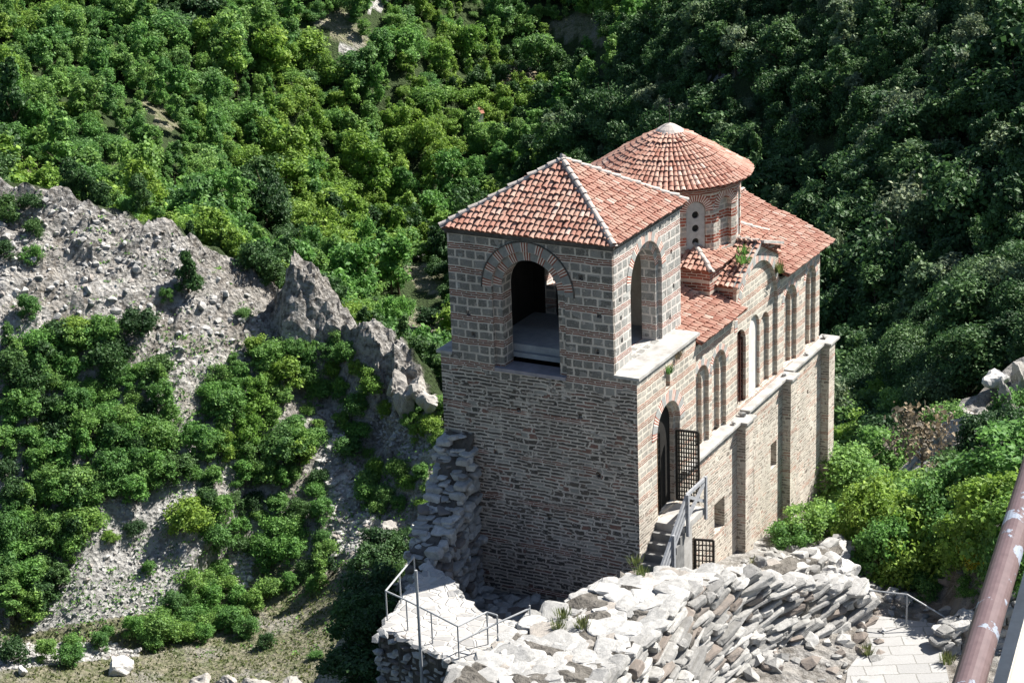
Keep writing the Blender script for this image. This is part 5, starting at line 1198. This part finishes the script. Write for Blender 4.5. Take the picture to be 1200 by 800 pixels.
# dry grass over the meadow
def meadow():
    rng = np.random.default_rng(3); P_ = []
    for _ in range(2600):
        q = rng.uniform([0, 690], [420, 800]); 
        if any(inpoly(q[:1], q[1:], P2)[0] for P2 in SCREE): continue
        P_.append(q)
    q = np.array(P_); d = fw[None]+CR[None]*((q[:, 0]-600)/FPX)[:, None]+CU[None]*((400-q[:, 1])/FPX)[:, None]; h = np.hypot(d[:, 0], d[:, 1])
    best = np.full(len(q), 0.)
    for t in np.arange(160, 230, .5):
        p = CAM+d*(t/h)[:, None]; hit = (height(p[:, 0], p[:, 1]) > p[:, 2]) & (best == 0); best = np.where(hit, t, best)
    p = (CAM+d*(best/h)[:, None])[best > 0]; V = []; Q = []
    for c in p:
        for k in range(4):
            a = rng.uniform(0, 6.28); b0 = c+np.array([rng.normal()*.35, rng.normal()*.35, -.05]); s_ = np.array([math.cos(a), math.sin(a), 0])*.12; up = np.array([rng.normal()*.12, rng.normal()*.12, rng.uniform(.12, .35)]); i = len(V)
            V += [b0-s_, b0+s_, b0+s_*.4+up, b0-s_*.4+up]; Q.append((i, i+1, i+2, i+3))
    o = mk('dry_grass', np_mesh('dry_grass', V, Q), M['grass']); tag(o, 'dry grass tussocks over the valley meadow', None, None, 'stuff')
meadow()

# ------------------------------------------------------------------ rocks of the valley
hyp = lambda a, b: float(np.hypot(*raycast(a, b)[:2]))
boulder(138, 788, 0, hyp(138, 788), (1.75, 1.35, 1.3), 'boulder', 'large white boulder lying on the meadow at the bottom left', 'boulder', seed=7)
boulder(27, 792, 0, hyp(27, 792), (.75, .6, .6), 'boulder', 'small white boulder near the left bottom corner', 'boulder', seed=8, lvl=3)
boulder(161, 765, 0, hyp(161, 765), (.65, .5, .5), 'boulder', 'small white rock just behind the large white boulder', 'boulder', seed=9, lvl=3)
P_ = raycast(293, 684); boulder(293, 684, 0, float(np.hypot(P_[0], P_[1])), (.5, .45, .45), 'boulder', 'small white rock at the edge of the meadow below the shrubs', 'boulder', seed=10, lvl=3)
P_ = raycast(1165, 462, 90); boulder(1165, 462, 0, float(np.hypot(P_[0], P_[1])), (.9, .7, .8), 'boulder', 'pale block perched on top of the right outcrop', 'boulder', seed=12, lvl=3)
def outcrop(label, spots, seed, mat='boulder', noise=.5):
    rng = np.random.default_rng(seed); root = None
    for (px_, py_, dt, sx, sy, sz, rz) in spots:
        P_ = raycast(px_, py_+8)
        if P_ is None: continue
        P_ = at(px_, py_, float(np.hypot(P_[0], P_[1])))
        if root is None: base = P_; root = empty('rock_outcrop', P_, 0, label, 'rock')
        V, F = rock((0, 0, 0), (sx, sy, sz), None, 4, rng, .0, 16); n = V/np.linalg.norm(V, axis=1)[:, None]
        V = V+n*((fbm(V[:, 0]*.9+V[:, 2]*.3+px_, V[:, 1]*.9+V[:, 2]*.6, 5, seed, True)-.55)*noise*min(sx, sy))[:, None]
        c, s_ = math.cos(rz), math.sin(rz); V = V@np.array([[c, s_, 0], [-s_, c, 0], [0, 0, 1]])+(P_-base)-np.array([P_[0], P_[1], 0])/np.hypot(P_[0], P_[1])*dt
        mk('rock', np_mesh('rock', V, tris=F), M[mat], root)
    return root
M['cliff'] = m_stone('weathered cliff rock', (.30, .28, .255), (.46, .44, .41), (.18, .15, .12), False, 1.6)
outcrop('dark jagged blocks at the lower end of the rock fin near the tower', [(462, 452, 1.5, 1.6, 1.5, 2.2, .7), (470, 468, 1.5, 1.3, 1.2, 2.2, .2)], 21, 'cliff', .8)
outcrop('broken pale rock between the fin and the tower', [(490, 455, 1, 2., 1.8, 1.9, .4), (505, 468, 1, 1.6, 1.4, 1.5, .8), (475, 470, 1, 1.4, 1.3, 2.2, .3)], 23, 'cliff')
outcrop('slanting white rock slab beside the broken wall end', [(502, 612, 0, 1.3, 1.1, 2.2, .5), (488, 625, 0, 1.1, 1., 1.8, .9), (475, 640, 0, 1., .9, 1.3, .2)], 25, 'boulder')
outcrop('pale rocks on the saddle below the shrubs', [(440, 640, 0, 2.1, 1.6, 1.4, .2), (425, 652, 0, 1.5, 1.2, 1.1, .7), (455, 620, 0, 1.9, 1.4, 1.7, 1.1)], 27, 'cliff')
outcrop('grey rock bank at the bottom edge of the meadow', [(235, 800, 0, 1.6, 1.4, 1.2, .2), (262, 803, 0, 1.8, 1.2, 1.1, .9), (300, 804, 0, 2.2, 1.3, .9, .1), (340, 806, 0, 2., 1.4, .9, .6)], 29, 'cliff')
outcrop('grey rocky outcrop among the dark bushes at the right', [(1118, 500, 1, 1.0, .8, 1.1, .4), (1128, 530, 1, 1.0, .9, 1.5, .9), (1142, 478, 1, 1.0, .9, .9, .2), (1108, 548, 1, .8, .7, 1.3, .6), (1180, 470, 1, .9, .8, 1.6, .6), (1195, 440, 1, 1., .8, 1.4, .3)], 33, 'cliff', .8)
def img_area(polys):
    def f(n, rng):
        out = []
        q = np.array([[rng.uniform(min(p[0] for p in P2), max(p[0] for p in P2)), rng.uniform(min(p[1] for p in P2), max(p[1] for p in P2))] for P2 in polys for _ in range(n)])
        m_ = np.zeros(len(q), bool)
        for P2 in polys: m_ |= inpoly(q[:, 0], q[:, 1], P2)
        q = q[m_]; d = fw[None]+CR[None]*((q[:, 0]-600)/FPX)[:, None]+CU[None]*((400-q[:, 1])/FPX)[:, None]; h = np.hypot(d[:, 0], d[:, 1]); best = np.zeros(len(q))
        for t in np.arange(150, 250, .4):
            p = CAM+d*(t/h)[:, None]; hit = (height(p[:, 0], p[:, 1]) > p[:, 2]) & (best == 0); best = np.where(hit, t, best)
        return (CAM+d*(best/h)[:, None])[best > 0]
    return f
stones_on('scree', 'loose grey scree stones on the slope', 1500, img_area(SCREE), (.14, .42), M['scree'], seed=41)
FACE = [[(0, 212), (100, 240), (200, 275), (270, 320), (300, 360), (330, 400), (270, 420), (215, 440), (110, 375), (0, 390)], [(395, 480), (420, 560), (440, 640), (380, 660), (370, 540)]]
stones_on('scree', 'broken rock fragments on the bare face', 1900, img_area(FACE), (.15, .6), M['scree'], seed=43, flat=.75, sink=.42)

# ------------------------------------------------------------------ small house in the valley wood
P_ = raycast(559, 156)
hs = empty('small_house', P_-np.array([0, 0, .3]), .5, 'tiny white house with orange red roof half hidden in the far wood', 'house')
MB().box((-1.6, -1.2, -1), (1.6, 1.2, 4.6)).build('wall', M['plaster'], hs); hs.scale = (.62, .62, .85)
m = MB(); m.add([(-1.9, -1.5, 4.55), (1.9, -1.5, 4.55), (1.9, 1.5, 4.55), (-1.9, 1.5, 4.55), (-1.9, 0, 5.7), (1.9, 0, 5.7)], [(0, 1, 5, 4), (2, 3, 4, 5), (0, 4, 3), (1, 2, 5), (3, 2, 1, 0)]); m.build('roof', simple('orange roof tiles', (.36, .15, .10), (.45, .22, .15)), hs)

# ------------------------------------------------------------------ low ground cover between the shrubs
def ground_cover():
    rng = np.random.default_rng(77); polys = [[(0, 380), (330, 390), (520, 450), (520, 600), (440, 680), (200, 750), (0, 750)]]
    P1 = img_area(polys)(2600, rng); P2 = img_area([FACE[0]])(260, rng); P3 = img_area([[(150, 690), (420, 650), (380, 770), (200, 770)]])(330, rng)
    w_ = fbm(P1[:, 0]*.12, P1[:, 1]*.12, 3, 5); P1 = P1[w_ > .44]
    C_ = []; N_ = []
    for P_, k, sz in ((P1, 16, .42), (P2, 12, .3), (P3, 10, .3)):
        for c in P_:
            q = rng.normal(size=(k, 3))*np.array([sz, sz, sz*.35])*rng.uniform(.5, 1.6); q[:, 2] = np.abs(q[:, 2]); C_.append(c+q); N_.append(rng.normal(size=(k, 3))+np.array([0, 0, .8]))
    o = mk('ground_cover', leaf_mesh('ground_cover', np.concatenate(C_), np.concatenate(N_), .11, rng), M['leaf_scrub']); tag(o, 'low green growth between shrubs on the spur', None, None, 'stuff')
ground_cover()
